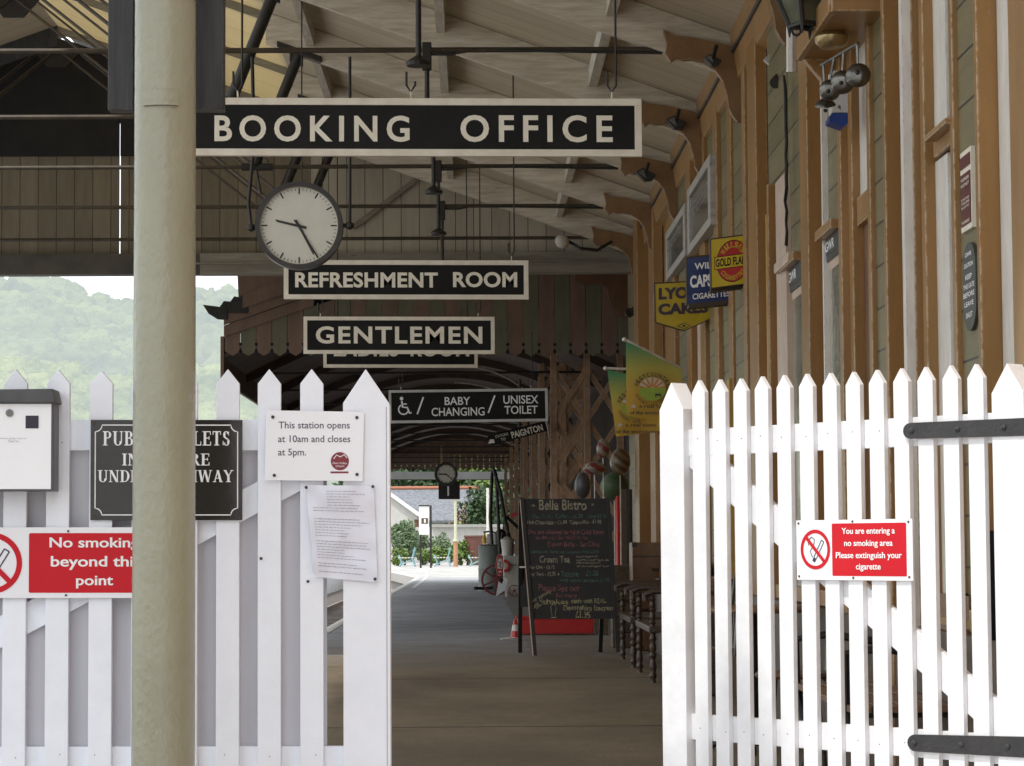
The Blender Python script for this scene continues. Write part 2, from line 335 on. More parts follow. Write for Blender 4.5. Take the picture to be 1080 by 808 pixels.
# edge coping
struct(MB().box(-1.9, -1.755, -6, 79, -.1, .004).build('platform_edge', edge_line))
# sunlit forecourt beyond the canopy
struct(MB().add([(-1.75, 79, 0), (14, 79, 0), (14, 142, 0), (-14, 142, 0), (-14, 112, 0), (-4.6, 112, 0), (-3.0, 96, 0), (-1.75, 79, -.95), (14, 79, -.95), (14, 142, -.95), (-14, 142, -.95), (-14, 112, -.95), (-4.6, 112, -.95), (-3.0, 96, -.95)] and [(x, z, y) for x, y, z in [(-1.75, 79, 0), (14, 79, 0), (14, 142, 0), (-14, 142, 0), (-14, 112, 0), (-4.6, 112, 0), (-3.0, 96, 0), (-1.75, 79, -.95), (14, 79, -.95), (14, 142, -.95), (-14, 142, -.95), (-14, 112, -.95), (-4.6, 112, -.95), (-3.0, 96, -.95)]],
    [(0, 1, 2, 3, 4, 5, 6)] + [(i, (i + 1) % 7, 7 + (i + 1) % 7, 7 + i) for i in range(7)]).build('forecourt', light_c)) if False else None
fr_top = Fr((0, 0, 0), (1, 0, 0), (0, 1, 0))
struct(MB(fr_top).prism([(-1.75, 79), (14, 79), (14, 146), (-14, 146), (-14, 112), (-5.0, 112), (-3.2, 96)], -.95, 0.0).build('forecourt', mat('far_concrete', (.46, .45, .42), (.34, .335, .32), 1.2, .85, .003, 30, stretch=(1, .3, 1))))
kb = MB(fr_top).path([(-1.82, 79), (-3.27, 96), (-5.07, 112)], .18, -.3, .006)
struct(kb.build('forecourt_kerb', edge_line))
fl = MB(fr_top).path([(-1.5, 60), (-1.55, 79), (-1.9, 96), (-2.0, 110)], .10, .004, .008); struct(fl.build('painted_line', edge_line))
struct(MB(fr_top).box(-6.0, -1.9, -6, 111.5, -.975, -.93).build('track_bed', ballast))
struct(MB(fr_top).box(-30, -6.0, -6, 111.5, -.95, 0).build('far_platform', light_c))  # pale colour chosen to bounce sunlight up under the roof
rail_m = mat('rail_steel', (.17, .10, .06), (.10, .06, .04), 10, .45, metal=.6)
tr = thing('railway_track', 'pair of rusty rails on sleepers below the platform edge, seen past the fence', 'railway track', (-3.4, 30, -.93))
for x in (-2.68, -4.12): MB(fr_top).box(x - .035, x + .035, 0, 110, -.80, -.66).box(x - .06, x + .06, 0, 110, -.82, -.80).build('rail', rail_m, tr)
for i in range(60):
    y = 8 + i * 1.5 * .75
    MB(fr_top).box(-4.75, -2.05, y, y + .25, -.935, -.82).build('sleeper', wood_dk, tr)

# ================================================================== HILL
haze_e = .62
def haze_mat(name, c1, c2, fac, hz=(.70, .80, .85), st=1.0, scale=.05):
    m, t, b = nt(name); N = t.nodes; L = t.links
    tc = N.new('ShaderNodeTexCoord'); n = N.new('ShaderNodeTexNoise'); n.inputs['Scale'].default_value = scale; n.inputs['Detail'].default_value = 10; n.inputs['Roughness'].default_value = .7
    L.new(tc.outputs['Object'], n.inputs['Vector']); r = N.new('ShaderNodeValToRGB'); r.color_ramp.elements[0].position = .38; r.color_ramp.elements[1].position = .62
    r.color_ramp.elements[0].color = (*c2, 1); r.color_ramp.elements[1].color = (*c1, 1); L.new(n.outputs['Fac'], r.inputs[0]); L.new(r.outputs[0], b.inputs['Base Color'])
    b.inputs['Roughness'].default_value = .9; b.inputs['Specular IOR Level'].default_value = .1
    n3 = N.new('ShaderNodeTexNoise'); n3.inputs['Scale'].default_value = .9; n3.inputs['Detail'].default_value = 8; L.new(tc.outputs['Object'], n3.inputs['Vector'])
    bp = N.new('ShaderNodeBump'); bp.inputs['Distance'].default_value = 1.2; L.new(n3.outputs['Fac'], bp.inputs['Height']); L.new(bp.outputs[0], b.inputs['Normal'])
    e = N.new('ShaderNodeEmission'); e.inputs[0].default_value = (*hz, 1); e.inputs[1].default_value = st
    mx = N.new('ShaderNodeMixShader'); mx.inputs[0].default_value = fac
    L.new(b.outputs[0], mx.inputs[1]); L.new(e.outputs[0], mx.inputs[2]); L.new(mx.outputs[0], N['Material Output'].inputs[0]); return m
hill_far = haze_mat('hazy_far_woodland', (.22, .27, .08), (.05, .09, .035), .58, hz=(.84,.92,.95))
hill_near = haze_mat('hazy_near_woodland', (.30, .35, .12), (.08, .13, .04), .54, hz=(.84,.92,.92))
def ico():
    bm = bmesh.new(); bmesh.ops.create_icosphere(bm, subdivisions=3, radius=1); vs = [v.co.copy() for v in bm.verts]; fs = [tuple(v.index for v in f.verts) for f in bm.faces]; bm.free(); return vs, fs
IV, IFc = ico(); VARS = []
for k in range(8):
    vv = []
    for v in IV:
        d = noise.fractal(v * 1.7 + Vector((k * 9, 0, 0)), .8, 2.2, 5) * .42; c = noise.cell(v * 3 + Vector((k * 5, 1, 0))) * .10
        vv.append(v * (1 + d + c))
    VARS.append(vv)
def clumps(lst, name, m):
    V = []; Q = []
    for (x, y, z, r, h) in lst:
        o = len(V); vv = random.choice(VARS); a = random.random() * 6.28; ca, sa = math.cos(a), math.sin(a)
        for v in vv: V.append((x + (v.x * ca - v.y * sa) * r, y + (v.x * sa + v.y * ca) * r, z + v.z * h))
        Q += [(f[0] + o, f[1] + o, f[2] + o) for f in IFc]
    me = bpy.data.meshes.new(name); me.from_pydata(V, [], Q); me.materials.append(m)
    for p in me.polygons: p.use_smooth = True
    ob = bpy.data.objects.new(name, me); COL.objects.link(ob); return ob
# crest height as photo pixel row against photo column, far ridge at Y=620
def crest(px):
    t = [(-1300, 330), (-900, 300), (-500, 268), (-60, 282), (0, 284), (60, 289), (90, 302), (130, 311), (180, 304), (215, 297), (260, 302), (330, 330), (420, 400), (700, 430), (1700, 400)]
    for i in range(len(t) - 1):
        if t[i][0] <= px <= t[i + 1][0]:
            f = (px - t[i][0]) / (t[i + 1][0] - t[i][0]); f = f * f * (3 - 2 * f); return t[i][1] + (t[i + 1][1] - t[i][1]) * f
    return 290 if px < 0 else 480
hv = []; hf = []; NX, NY = 150, 24
for j in range(NY):
    Y = 300 + j * (620 - 300) / (NY - 1) if j < NY - 4 else 620 + (j - NY + 4) * 60
    for i in range(NX):
        px = -1300 + i * 3000 / (NX - 1); top = (574 - crest(px)) * .3846 / 1000 * 620 / .62 / 1.0
        zt = 1 + (574 - crest(px)) / F * 620 - 4
        f = min(1, max(0, (Y - 300) / 320)); f = f ** .8
        hv.append((P(px, 500, 620).x * (Y / 620 if Y < 620 else 1), Y, -1 + zt * f + noise.noise(Vector((px * .02, Y * .02, 0))) * 3 * f - (max(0, Y - 620) * .1)))
for j in range(NY - 1):
    for i in range(NX - 1): a = j * NX + i; hf.append((a, a + 1, a + NX + 1, a + NX))
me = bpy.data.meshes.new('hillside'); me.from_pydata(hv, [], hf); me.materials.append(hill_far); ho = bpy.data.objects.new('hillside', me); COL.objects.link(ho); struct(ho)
lst = []
for i in range(2600):
    px = random.uniform(-130, 330); Y = 310 + 310 * random.random() ** .8
    zt = 1 + (574 - crest(px)) / F * 620 - 4; f = ((Y - 300) / 320) ** .8
    r = random.uniform(1.5, 3.6) if Y > 430 else random.uniform(1.4, 2.8)
    lst.append((P(px, 500, Y).x, Y, -1 + zt * f + r * .4, r, r * random.uniform(.8, 1.15)))
for i in range(1500):
    px = random.choice((random.uniform(-1250, -130), random.uniform(330, 1400))); Y = 310 + 310 * random.random() ** .8
    zt = 1 + (574 - crest(px)) / F * 620 - 4; f = ((Y - 300) / 320) ** .8; r = random.uniform(4, 7)
    lst.append((P(px, 500, Y).x, Y, -1 + zt * f + r * .4, r, r * random.uniform(.8, 1.1)))
far_l = [c for c in lst if c[1] > 430]; near_l = [c for c in lst if c[1] <= 430]
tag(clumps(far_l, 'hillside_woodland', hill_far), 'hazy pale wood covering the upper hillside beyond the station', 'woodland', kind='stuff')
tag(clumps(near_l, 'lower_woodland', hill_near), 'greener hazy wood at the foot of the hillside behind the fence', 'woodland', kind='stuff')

# foliage cards
def leaf_mat(name, c1, c2, scale=2.0):
    m = mat(name, c1, c2, scale, .6); 
    b = m.node_tree.nodes['Principled BSDF']; b.inputs['Subsurface Weight'].default_value = 0
    return m
leaf_a = leaf_mat('bright_green_leaves', (.20, .29, .06), (.07, .12, .025)); leaf_b = leaf_mat('grey_green_leaves', (.20, .27, .14), (.08, .13, .06)); leaf_r = leaf_mat('russet_leaves', (.22, .11, .06), (.10, .05, .03))  # bright green, grey green and russet foliage colours
leaf_d = leaf_mat('dark_leaves', (.04, .085, .02), (.015, .035, .01), .8)
bark = mat('bark', (.09, .07, .05), (.05, .04, .03), 10, .9, .01)
def leaves(c, rx, ry, rz, n, ls, seeds=14):
    mb = MB(); cs = []
    for _ in range(seeds):
        d = Vector((random.gauss(0, 1), random.gauss(0, 1), random.gauss(0, 1))).normalized() * random.random() ** .4
        cs.append((Vector((d.x * rx, d.y * ry, d.z * rz)) * .75, random.uniform(.25, .5)))
    for _ in range(n):
        cc, q = random.choice(cs); d = Vector((random.gauss(0, 1), random.gauss(0, 1), random.gauss(0, 1))).normalized() * (random.random() ** .33) * q
        p = Vector(c) + cc + Vector((d.x * rx, d.y * ry, d.z * rz))
        a = Vector((random.gauss(0, 1), random.gauss(0, 1), random.gauss(0, 1))).normalized(); b = a.orthogonal().normalized(); s = ls * random.uniform(.6, 1.4)
        mb.add([tuple(x) for x in ()], []); o = len(mb.v); mb.v += [p - a * s, p + b * s * .5, p + a * s, p - b * s * .5]; mb.q.append((o, o + 1, o + 2, o + 3))
    return mb
def tree(px, Y, base_z, h, r, label, cat, m, n=2500, ls=.18, group=None, name='tree'):
    b = P(px, 570, Y); b.z = base_z; t = thing(name, label, cat, b, group)
    th = h * .5; mb = MB(); mb.tube([b, b + Vector((.1, 0, th * .6)), b + Vector((-.1, .1, th * 1.3))], [h * .035, h * .028, h * .012], 8)
    for k in range(5):
        a = k * 1.3; mb.tube([b + Vector((0, 0, th * (.5 + .1 * k))), b + Vector((math.cos(a) * r * .5, math.sin(a) * r * .5, th * (.95 + .1 * k)))], [h * .014, h * .005], 6)
    mb.build('trunk', bark, t, smooth=True)
    leaves(b + Vector((0, 0, h - r * .9)), r, r, r * .95, n, ls, 22).build('crown', m, t); return t
# ================================================================== TRAIN SHED ROOF
RX, RZ, SL = -4.6, 6.80, .36        # ridge position and slope
def rz(x): return RZ - SL * abs(x - RX)
EX = 1.86; LX = RX * 2 - EX
YS, YE = 6.7, 27.7
YL = 22.5
roof = thing('train_shed_roof', 'broad timber and iron train shed roof with whitewashed rafters over the platform', 'station roof', (0, 17, 4.4))
XB = -1.85

def slab(x0, x1, y0, y1, t0, t1):   # sloping slab following the roof
    return [(x, rz(x) + t, -y) for t in (t0, t1) for y in (y0, y1) for x in (x0, x1)]
RF = Fr((0, 0, 0), (1, 0, 0), (0, 0, 1))         # a=X, b=Z, c=-Y
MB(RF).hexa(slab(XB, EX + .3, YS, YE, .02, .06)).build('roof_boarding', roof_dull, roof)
MB(RF).hexa(slab(RX, XB, 21.5, YE, .02, .06)).hexa(slab(-3.6, XB, YS, 21.499, .02, .06)).build('roof_boarding', roof_lit, roof)
MB(RF).hexa(slab(LX - .3, RX, YL, YE, .02, .06)).build('roof_boarding', roof_dull, roof)
MB(RF).hexa(slab(LX - .4, RX, YL, YE, .062, .1)).hexa(slab(XB, EX + .4, YS, 29.9, .062, .1)).hexa(slab(RX, XB, 27.6, 29.9, .062, .1)).build('roof_covering', mat('slate_roof', (.10, .10, .11), rough=.7), roof)  # slates run on past the gable, unseen, to keep sun off the valance
trY = [8.9, 11.5, 14.1, 16.7, 19.3, 21.9, 24.5, 27.1]
yy = [y for y in trY]
for y in sorted(yy):
    if y > 27.3: continue
    MB(RF).hexa([(x, rz(x) + t, -q) for t in (-.27, .015) for q in (y - .04, y + .04) for x in (XB, EX)]).build('rafter', rafter_m, roof)
    if y in trY:
        MB(RF).hexa([(x, rz(x) + t, -q) for t in (-.06, .015) for q in (y - .02, y + .02) for x in (RX, XB - .002)]).build('rafter', beam_m, roof)
        if y > YL: MB(RF).hexa([(x, rz(x) + t, -q) for t in (-.21, .015) for q in (y - .035, y + .035) for x in (LX, RX)]).build('rafter', dark_board, roof)
for x in (.95, -.25, -1.45):
    MB(RF).hexa([(xx, rz(x) + t, -q) for t in (-.15, .0) for q in (YS, YE) for xx in (x - .035, x + .035)]).build('purlin', purlin_m, roof)
for x in (-2.9, -6.5, -8.3): MB(RF).hexa([(xx, rz(x) + t, -q) for t in (-.09, .0) for q in (YS if x > RX else YL, YE) for xx in (x - .03, x + .03)]).build('purlin', dark_board, roof)
E3 = H0 + 3.38
ND = -1.95
for y in trY:
    MB().tube([(LX, y, E3), (-3, y, E3), (0, y, E3), (1.3, y, E3), (1.40, y - .06, E3)], .019, 8).build('tie_rod', rod_m, roof, smooth=True)
    for sx in (1, -1):
        nx = RX + sx * (ND - RX); ho_ = RX + sx * (-1.55 - RX)
        m = MB().tube([(nx, y, E3 + .02), (ho_, y, rz(ho_) - .24)], .048, 10)
        m.build('strut', iron, roof, smooth=True)
        m = MB(RF).hexa([(x, rz(x) + t, -q) for t in (-.27, -.215) for q in (y - .07, y + .07) for x in (ho_ - .2, ho_ + .2)])
        m.hexa([(x, rz(x) + t, -q) for t in (-.36, -.27) for q in (y - .03, y + .03) for x in (ho_ - .09, ho_ + .03)]); m.build('strut_head', iron, roof, bevel=.01)
        for dy in (-.05, .05):
            MB().tube([(RX, y + dy, RZ - .25), (nx, y + dy, E3)], .012, 6).tube([(RX + sx * .25, y + dy, RZ - .3), (nx + sx * .12, y + dy, E3 + .05)], .009, 6).build('brace_rod', rod_m, roof)
        MB().tube([(nx - .12 * sx, y, E3), (nx + .16 * sx, y, E3)], .035, 8).build('rod_coupling', iron, roof)
        MB().tube([(nx, y, E3 + .02), (nx + sx * .05, y, E3 - .25)], .016, 6).build('brace_rod', rod_m, roof)
    pass
    MB(RF).prism([(RX - .3, RZ - .22), (RX, RZ - .12), (RX + .3, RZ - .22), (RX + .1, RZ - .45), (RX - .1, RZ - .45)], -y - .02, -y + .02).build('ridge_plate', iron, roof)
for y in trY[1:-1]:
    m = MB(RF).box(-.345, -.28, E3 - .14, E3 + .05, -y - .035, -y + .035); m.build('lamp_coupling', iron, roof, bevel=.008)
    MB().tube([(-.312, y, E3 - .1), (-.312, y, E3 - .56)], .017, 8).tube([(-.28, y, E3 - .03), (-.15, y, E3 - .03), (-.02, y, E3 - .005), (.3, y - .02, E3 - .01), (1.3, y - .02, E3 - .03)], .010, 6).build('conduit', iron, roof, smooth=True)
    MB().lathe((-.312, y, E3 - .62), [(.07, 0), (.075, .02), (.05, .04), (.02, .06)], 14).build('lamp_rose', iron, roof)
# gable boarding at far end, and beam under it
YG = 27.75; gs = YG
def gx(px): return P(px, 280, YG).x
zb = P(500, 267, YG).z
gp = [(LX, zb), (EX + .2, zb), (EX + .2, rz(EX + .2)), (RX, RZ), (LX, rz(LX))]
zm = P(100, 165, YG).z
xs_ = P(126.5, 200, YG).x; gw_ = .008
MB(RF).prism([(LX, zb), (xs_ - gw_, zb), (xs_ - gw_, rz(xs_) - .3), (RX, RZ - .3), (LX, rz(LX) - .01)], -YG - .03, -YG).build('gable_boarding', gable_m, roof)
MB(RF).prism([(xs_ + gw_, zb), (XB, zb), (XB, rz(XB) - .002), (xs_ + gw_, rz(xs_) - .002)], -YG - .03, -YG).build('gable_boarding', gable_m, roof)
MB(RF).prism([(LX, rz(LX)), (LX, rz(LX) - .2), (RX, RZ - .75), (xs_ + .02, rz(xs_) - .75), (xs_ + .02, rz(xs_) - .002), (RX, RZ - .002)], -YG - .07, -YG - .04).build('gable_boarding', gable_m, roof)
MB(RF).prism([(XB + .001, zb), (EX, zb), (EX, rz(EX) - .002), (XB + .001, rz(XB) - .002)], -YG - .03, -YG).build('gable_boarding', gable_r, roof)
# upper boarding layer, gloom under the ridge put into its near-black colour
gable_shade = mat('shade_dark_boards', (.014, .012, .011), (.008, .007, .007), 4, .8); xe_ = P(243, 165, YG - .05).x
MB(RF).prism([(RX - (RZ - .05 - zm) / SL, zm), (xs_ - gw_, zm), (xs_ - gw_, P(126, 118, YG).z), (xs_ + .3, P(126, 118, YG).z), (xs_ + .3, rz(xs_ + .3) - .05), (RX, RZ - .05)], -YG + .003, -YG + .04).build('upper_gable_boarding', gable_shade, roof)
MB(RF).prism([(xs_ + gw_, zm), (xe_, zm), (xe_, rz(xe_) - .05), (xs_ + .301, rz(xs_ + .301) - .05), (xs_ + .301, P(126, 118, YG).z - .001), (xs_ + gw_, P(126, 118, YG).z - .001)], -YG + .003, -YG + .04).build('upper_gable_boarding', gable_shade, roof)
MB(RF).box(LX, P(212, 280, YG).x, P(0, 291, YG).z, zb - .002, -YG - .1, -YG + .12).build('gable_beam', mat('dark_beam_paint', (.085, .075, .058), (.05, .044, .035), 4, .7, .003, 12), roof)
MB(RF).box(P(212, 280, YG).x + .001, EX + .1, P(500, 289, YG).z, zb - .002, -YG - .1, -YG + .12).build('gable_beam', beam_m, roof)
MB().tube([P(205, 278, YG - .15), P(640, 274, YG - .15)], .012, 6).build('conduit', beam_m, roof)
for a, b in (((372, 240), (438, 190)),):
    MB().tube([P(a[0], a[1], YG - .05), P(b[0], b[1], YG - .05)], .04, 4).build('gable_brace', beam_m, roof)
# narrow gaps of daylight between gable boards
slit = mat('daylight_gap', (.9, .9, .9)); 
for px, y0, y1, w_ in ((126.5, 118, 292, 1.3), (83, 190, 275, .7)):
    pass
# left eaves columns
for y in (9, 14, 19, 24):
    MB().lathe((LX + .2, y, -.0), [(.14, 0), (.14, .3), (.09, .35), (.075, 4.0), (.13, 4.3), (.13, 4.4)], 16).build('eaves_column', pillar_m, roof, smooth=True)
# wall brackets
bracket_m = wear(mat('bracket_brown', (.25, .14, .06), (.18, .095, .04), 5, .4, .001, 40), (.4, .3, .2), .008, .53)
bpoly = [(1.300, 3.50), (1.325, 3.40), (1.315, 3.33), (1.35, 3.27), (1.39, 3.30), (1.44, 3.285), (1.50, 3.29), (1.58, 3.27), (1.65, 3.22), (1.705, 3.14), (1.735, 3.03), (1.745, 2.95), (1.77, 2.90), (1.80, 2.86), (1.845, 2.86), (1.845, 3.36), (1.70, 3.40), (1.52, 3.44), (1.36, 3.46)]
for y in trY:
    MB(RF).prism([(x, z + H0) for x, z in bpoly], -y + .04, -y + .10).build('eaves_bracket', bracket_m, roof, bevel=.004)
# hanging lamp shade bulb in white (far truss)
c = P(593, 255, 26.9)
MB().lathe(c, [(.012, .09), (.05, .07), (.075, .02), (.07, -.03), (.04, -.07), (.01, -.085)], 16, (-.6, -.6, .4)).build('lamp_globe', mat('milk_glass', (.6, .57, .5), rough=.2), roof, smooth=True)
m = MB(); m.tube([c + Vector((.02, .1, .05)), P(612, 262, 26.9), P(630, 264, 26.95), P(645, 255, 27.0)], .018, 6); m.build('lamp_arm', iron, roof)

# unseen roof added out of frame above to keep sun off the fence
sp = thing('fence_shade_roof', 'added roof, out of view above, that shades the notice fence', 'roof', (-4, 5, 4.5))
MB(RF).hexa([(x, z, -y) for dz in (0, .12) for y in (3.9, YS - .02) for x, z in ((-4.4, 4.85 + dz), (-1.05, 4.3 + dz))]).build('shade_deck', roof_dull, sp)
MB(RF).box(-4, -.6, 4.0, 4.24, -6.5, -6.2).build('eaves_beam', dark_board, sp)

# ================================================================== COLUMN
YP = 6.3; k = S(YP)
ct = P(174.5, 0, YP); cb = P(172.2, 808, YP)
ax_x = (ct.x + cb.x) / 2
col = thing('iron_column', 'thick cream painted iron column standing in front of the picket fence', 'column', (ax_x, YP, 0))
r0 = 32 * k
base = Vector((cb.x + (cb.x - ct.x) * .2, YP, 0)); topp = Vector((ct.x, YP, 4.0))
mb = MB(); n_ = 40; hs = [0, .05, .12, .2] + [.2 + i * 3.6 / 30 for i in range(1, 31)] + [4.0]
mb.lathe((ax_x, YP, 0), [(r0 * 1.5, 0), (r0 * 1.5, .1), (r0 * 1.05, .16)] + [(r0 * (1.045 - .045 * min(1, h / 3)), h) for h in [.2 + i * .1 for i in range(39)]], 48)
mb.build('shaft', pillar_m, col, smooth=True)
zc = P(174, 2, YP).z
MB().lathe((ax_x, YP, zc), [(r0 * 1.0, 0), (r0 * 1.04, .004), (r0 * 1.04, .03), (r0 * 1.0, .034)], 48).build('collar', iron, col, smooth=True)
f = pxf(174, 103, YP - r0 * 1.0)
m = MB(); mm = []
z0_, z1_ = P(174, 111, YP - r0).z, P(174, 95, YP - r0).z
mb = MB(); o = 0
for rr, za, zb_ in ((1.06, z0_, z1_), (1.12, z0_, z0_ + .008)):
    pts = []; N_ = 14
    for i in range(N_ + 1):
        t = -PI / 2 - .62 + 1.15 * i / N_
        for r_, z_ in ((r0 * .98, za), (r0 * rr, za), (r0 * rr, zb_), (r0 * .98, zb_)): pts.append((ax_x + r_ * math.cos(t), z_, -(YP + r_ * math.sin(t))))
    fs = [(4 * i + q, 4 * (i + 1) + q, 4 * (i + 1) + (q + 1) % 4, 4 * i + (q + 1) % 4) for i in range(N_) for q in range(4)] + [(0, 1, 2, 3), (4 * N_ + 3, 4 * N_ + 2, 4 * N_ + 1, 4 * N_)]
    mb.f = RF; mb.add(pts, fs)
mb.build('clip_band', pillar_m, col)
db = thing('weathered_bracing_board', 'dark weathered timber boards fixed behind the head of the cream column', 'timber board', P(174, 118, 6.55))
f = pxf(174, 118, 6.52)
MB(f).box(115, 142, -60, 118, -.03, .03).build('board', dark_board, db, bevel=.003)
MB(f).box(143, 203, -60, 108, -.05, -.01).build('board', dark_board, db)
MB(f).box(206, 237, -60, 117, -.03, .03).build('board', dark_board, db, bevel=.003)

# ================================================================== HANGING SIGNS
def hang_sign(name, label, Y, a0, b0, a1, b1, fw_, words, hang, group='black and cream hanging platform signs', tilt=0, frame_m=sign_cream, bold=.03, let=cream_l, roofz=None, thick=.03, sp=1.0, rods=None):
    f = pxf((a0 + a1) / 2, (b0 + b1) / 2, Y)
    if tilt: 
        f.u = (Matrix.Rotation(tilt, 3, 'Y') @ f.u); f.v = (Matrix.Rotation(tilt, 3, 'Y') @ f.v)
    t = thing(name, label, 'sign', P((a0 + a1) / 2, b1, Y), group)
    MB(f).box(a0 + 2, a1 - 2, b0 + 2, b1 - 2, -thick / 2, thick * .3).build('sign_board', black_p, t)
    MB(f).box(a0, a1, b0, b0 + fw_, -thick / 2, thick / 2).box(a0, a1, b1 - fw_, b1, -thick / 2, thick / 2).box(a0, a0 + fw_, b0 + fw_, b1 - fw_, -thick / 2, thick / 2).box(a1 - fw_, a1, b0 + fw_, b1 - fw_, -thick / 2, thick / 2).build('sign_frame', frame_m, t, bevel=.002)
    for (w_, x0, x1, yb, yt) in words: m = MB(f); text(m, w_, x0, x1, yb, yt, thick * .3 + .002, bold=bold, sp=sp); m.build('lettering', let, t)
    for hx in hang:
        p = f.pt(hx, b0, 0); x = p.x; zt = (roofz if roofz else rz(x) - .02)
        q = .045
        if rods and hx not in rods: zt = p.z + .09
        m = MB().tube([(x - q, Y, p.z + .14), (x - q, Y, p.z + .07), (x - q * .5, Y, p.z + .035), (x, Y, p.z + .07), (x, Y, zt)], .0065, 6)
        m.build('hanger', iron, t, smooth=True)
        MB(Fr((x - q * .5, Y, p.z + .02), (0, 1, 0), (0, 0, 1))).ring(0, 0, .012, .019, -.003, .003, 14).build('hook_eye', cream_l, t)
    return t
hang_sign('hanging_sign', 'large black hanging sign reading BOOKING OFFICE in a cream frame', 12.6, 190, 103.5, 679, 165.5, 7.5,
          [('BOOKING', 225, 432, 150, 122.5), ('OFFICE', 486, 648, 150, 121.5)], (254, 438, 652), bold=.022, sp=1.38, rods=(254, 652))
hang_sign('hanging_sign', 'black hanging sign reading REFRESHMENT ROOM below the round clock', 19.7, 299, 274.5, 558, 316, 5,
          [('REFRESHMENT', 311, 462, 303.5, 287.5), ('ROOM', 478, 546, 303, 287)], (318, 543), bold=.03, sp=1.04)
hang_sign('hanging_sign', 'black hanging sign reading GENTLEMEN in a cream frame', 24.8, 320, 334, 522, 373.5, 4,
          [('GENTLEMEN', 333, 509, 362.5, 344.5)], (340, 507), bold=.026, sp=1.14)
hang_sign('hanging_sign', 'black hanging sign reading LADIES ROOM, mostly hidden behind the GENTLEMEN sign', 25.9, 341, 350, 504, 388, 3.5,
          [('LADIES', 352, 420, 376, 361), ('ROOM', 433, 495, 376, 361)], (356, 493), bold=.03, sp=1.1)
# hangers behind this one reach the canopy soffit
bs = hang_sign('hanging_sign', 'black and white hanging sign reading BABY CHANGING and UNISEX TOILET with a wheelchair symbol', 29.6, 410, 410.5, 578, 445.5, 2.8,
          [('BABY', 469, 496, 427, 418.6), ('CHANGING', 455, 511, 438.5, 429.8), ('UNISEX', 531, 568, 426.5, 417.8), ('TOILET', 532, 567, 437.3, 428.8)], (425, 562), tilt=math.radians(-.8), frame_m=mat('white_sign_frame', (.6, .6, .57), rough=.4), bold=.012, let=ltr_white, roofz=3.6)
f = pxf(494, 428, 29.6)
m = MB(f); c = .014
m.bar(446.5, 419, 440, 437, 1.7, c, c + .001).bar(522, 417, 515, 435.5, 1.7, c, c + .001)
m.disc(423.5, 420.5, 1.9, c, c + .001, 16); m.path([(423.8, 423), (424.5, 429.5), (429.5, 430), (432, 436), (434, 435.3)], 1.9, c, c + .0013); m.bar(424, 426.3, 429, 426.3, 1.3, c, c + .0016)
m.ring(425.5, 432, 4.4, 5.9, c, c + .002, 24, a_0=.35, a_1=4.2)
m.build('wheelchair_symbol', ltr_white, bs)
# finger sign
YF = 30.4; f = pxf(546, 457, YF)
f.u = (Matrix.Rotation(math.radians(-15.5), 3, 'Y') @ Vector(f.u)) * -1 if False else Matrix.Rotation(math.radians(-14.5), 3, 'Y') @ f.u
f.v = Matrix.Rotation(math.radians(-14.5), 3, 'Y') @ f.v
t = thing('fingerpost_sign', 'small black tilted finger sign reading STATIONS TO PAIGNTON', 'sign', P(543, 465, YF))
MB(f).prism([(510, 457), (516, 451.5), (577, 451.5), (577, 462.5), (516, 462.5)], -.02, .02).build('sign_board', black_p, t)
m = MB(f); text(m, 'PAIGNTON', 539, 573, 461, 454, .022, bold=.03); text(m, 'STATIONS', 522, 536, 456.5, 453.5, .022); text(m, 'TO', 527, 532, 461, 458, .022)
m.prism([(513, 460), (516, 456), (520, 457), (520, 461)], .021, .023); m.build('lettering', cream_l, t)
MB().tube([P(548, 459, YF + .05), P(548, 400, YF + .05)], .02, 6).build('hanger', iron, t)

# ================================================================== CLOCKS
def clock(name, label, Y, cx, cy, r, rim, ticks=True, hh=(-2.9, -.3), mh=(1, 1)):
    t = thing(name, label, 'clock', P(cx, cy + r, Y)); f = pxf(cx, cy, Y); k = f.k
    MB(f).ring(cx, cy, r - rim, r, -.09, .03, 64).build('case', mat('clock_case', (.02, .018, .016), (.04, .035, .03), 10, .35), t, smooth=True)
    MB(f).ring(cx, cy, r - rim - .8, r - rim, -.08, .02, 64).build('bezel', mat('bezel_brass', (.16, .13, .09), rough=.3, metal=.7), t, smooth=True)
    MB(f).disc(cx, cy, r - rim * .6, -.085, .0, 64).build('dial', clock_f, t)
    R = r - rim; m = MB(f)
    for i in range(60):
        a = 2 * PI * i / 60; big = i % 5 == 0
        if not big and not ticks: continue
        q0, q1, w_ = (.80, .955, .035) if big else (.89, .95, .012)
        if not ticks: q0, w_ = .75, .05
        m.bar(cx + R * q0 * math.cos(a), cy + R * q0 * math.sin(a), cx + R * q1 * math.cos(a), cy + R * q1 * math.sin(a), w_ * R, .001, .0025)
    m.build('minute_marks', iron, t)
    return t, f, R
blk = mat('clock_hand_black', (.02, .018, .015), rough=.4)
t, f, R = clock('platform_clock', 'large round station clock with black case hanging in front of the REFRESHMENT ROOM sign', 17.2, 315.5, 238, 46.5, 4.6)
m = MB(f); m.prism([(290, 231.5), (292, 234.2), (322.8, 241.8), (323.4, 239.0)], .006, .008); m.build('hour_hand', blk, t)
m = MB(f); m.prism([(311, 232.8), (313, 231.8), (334, 270.5), (332, 266), (330.5, 269.5)], .010, .012); m.bar(310.5, 232, 335.0, 271.5, 1.7, .0122, .014); m.disc(315.5, 238, 1.6, .014, .017, 16); m.build('minute_hand', blk, t)
m = MB().tube([P(369, 238, 17.2), P(369, 60, 17.2)], .011, 8).tube([P(369, 238, 17.2), P(362, 238, 17.2)], .016, 8)
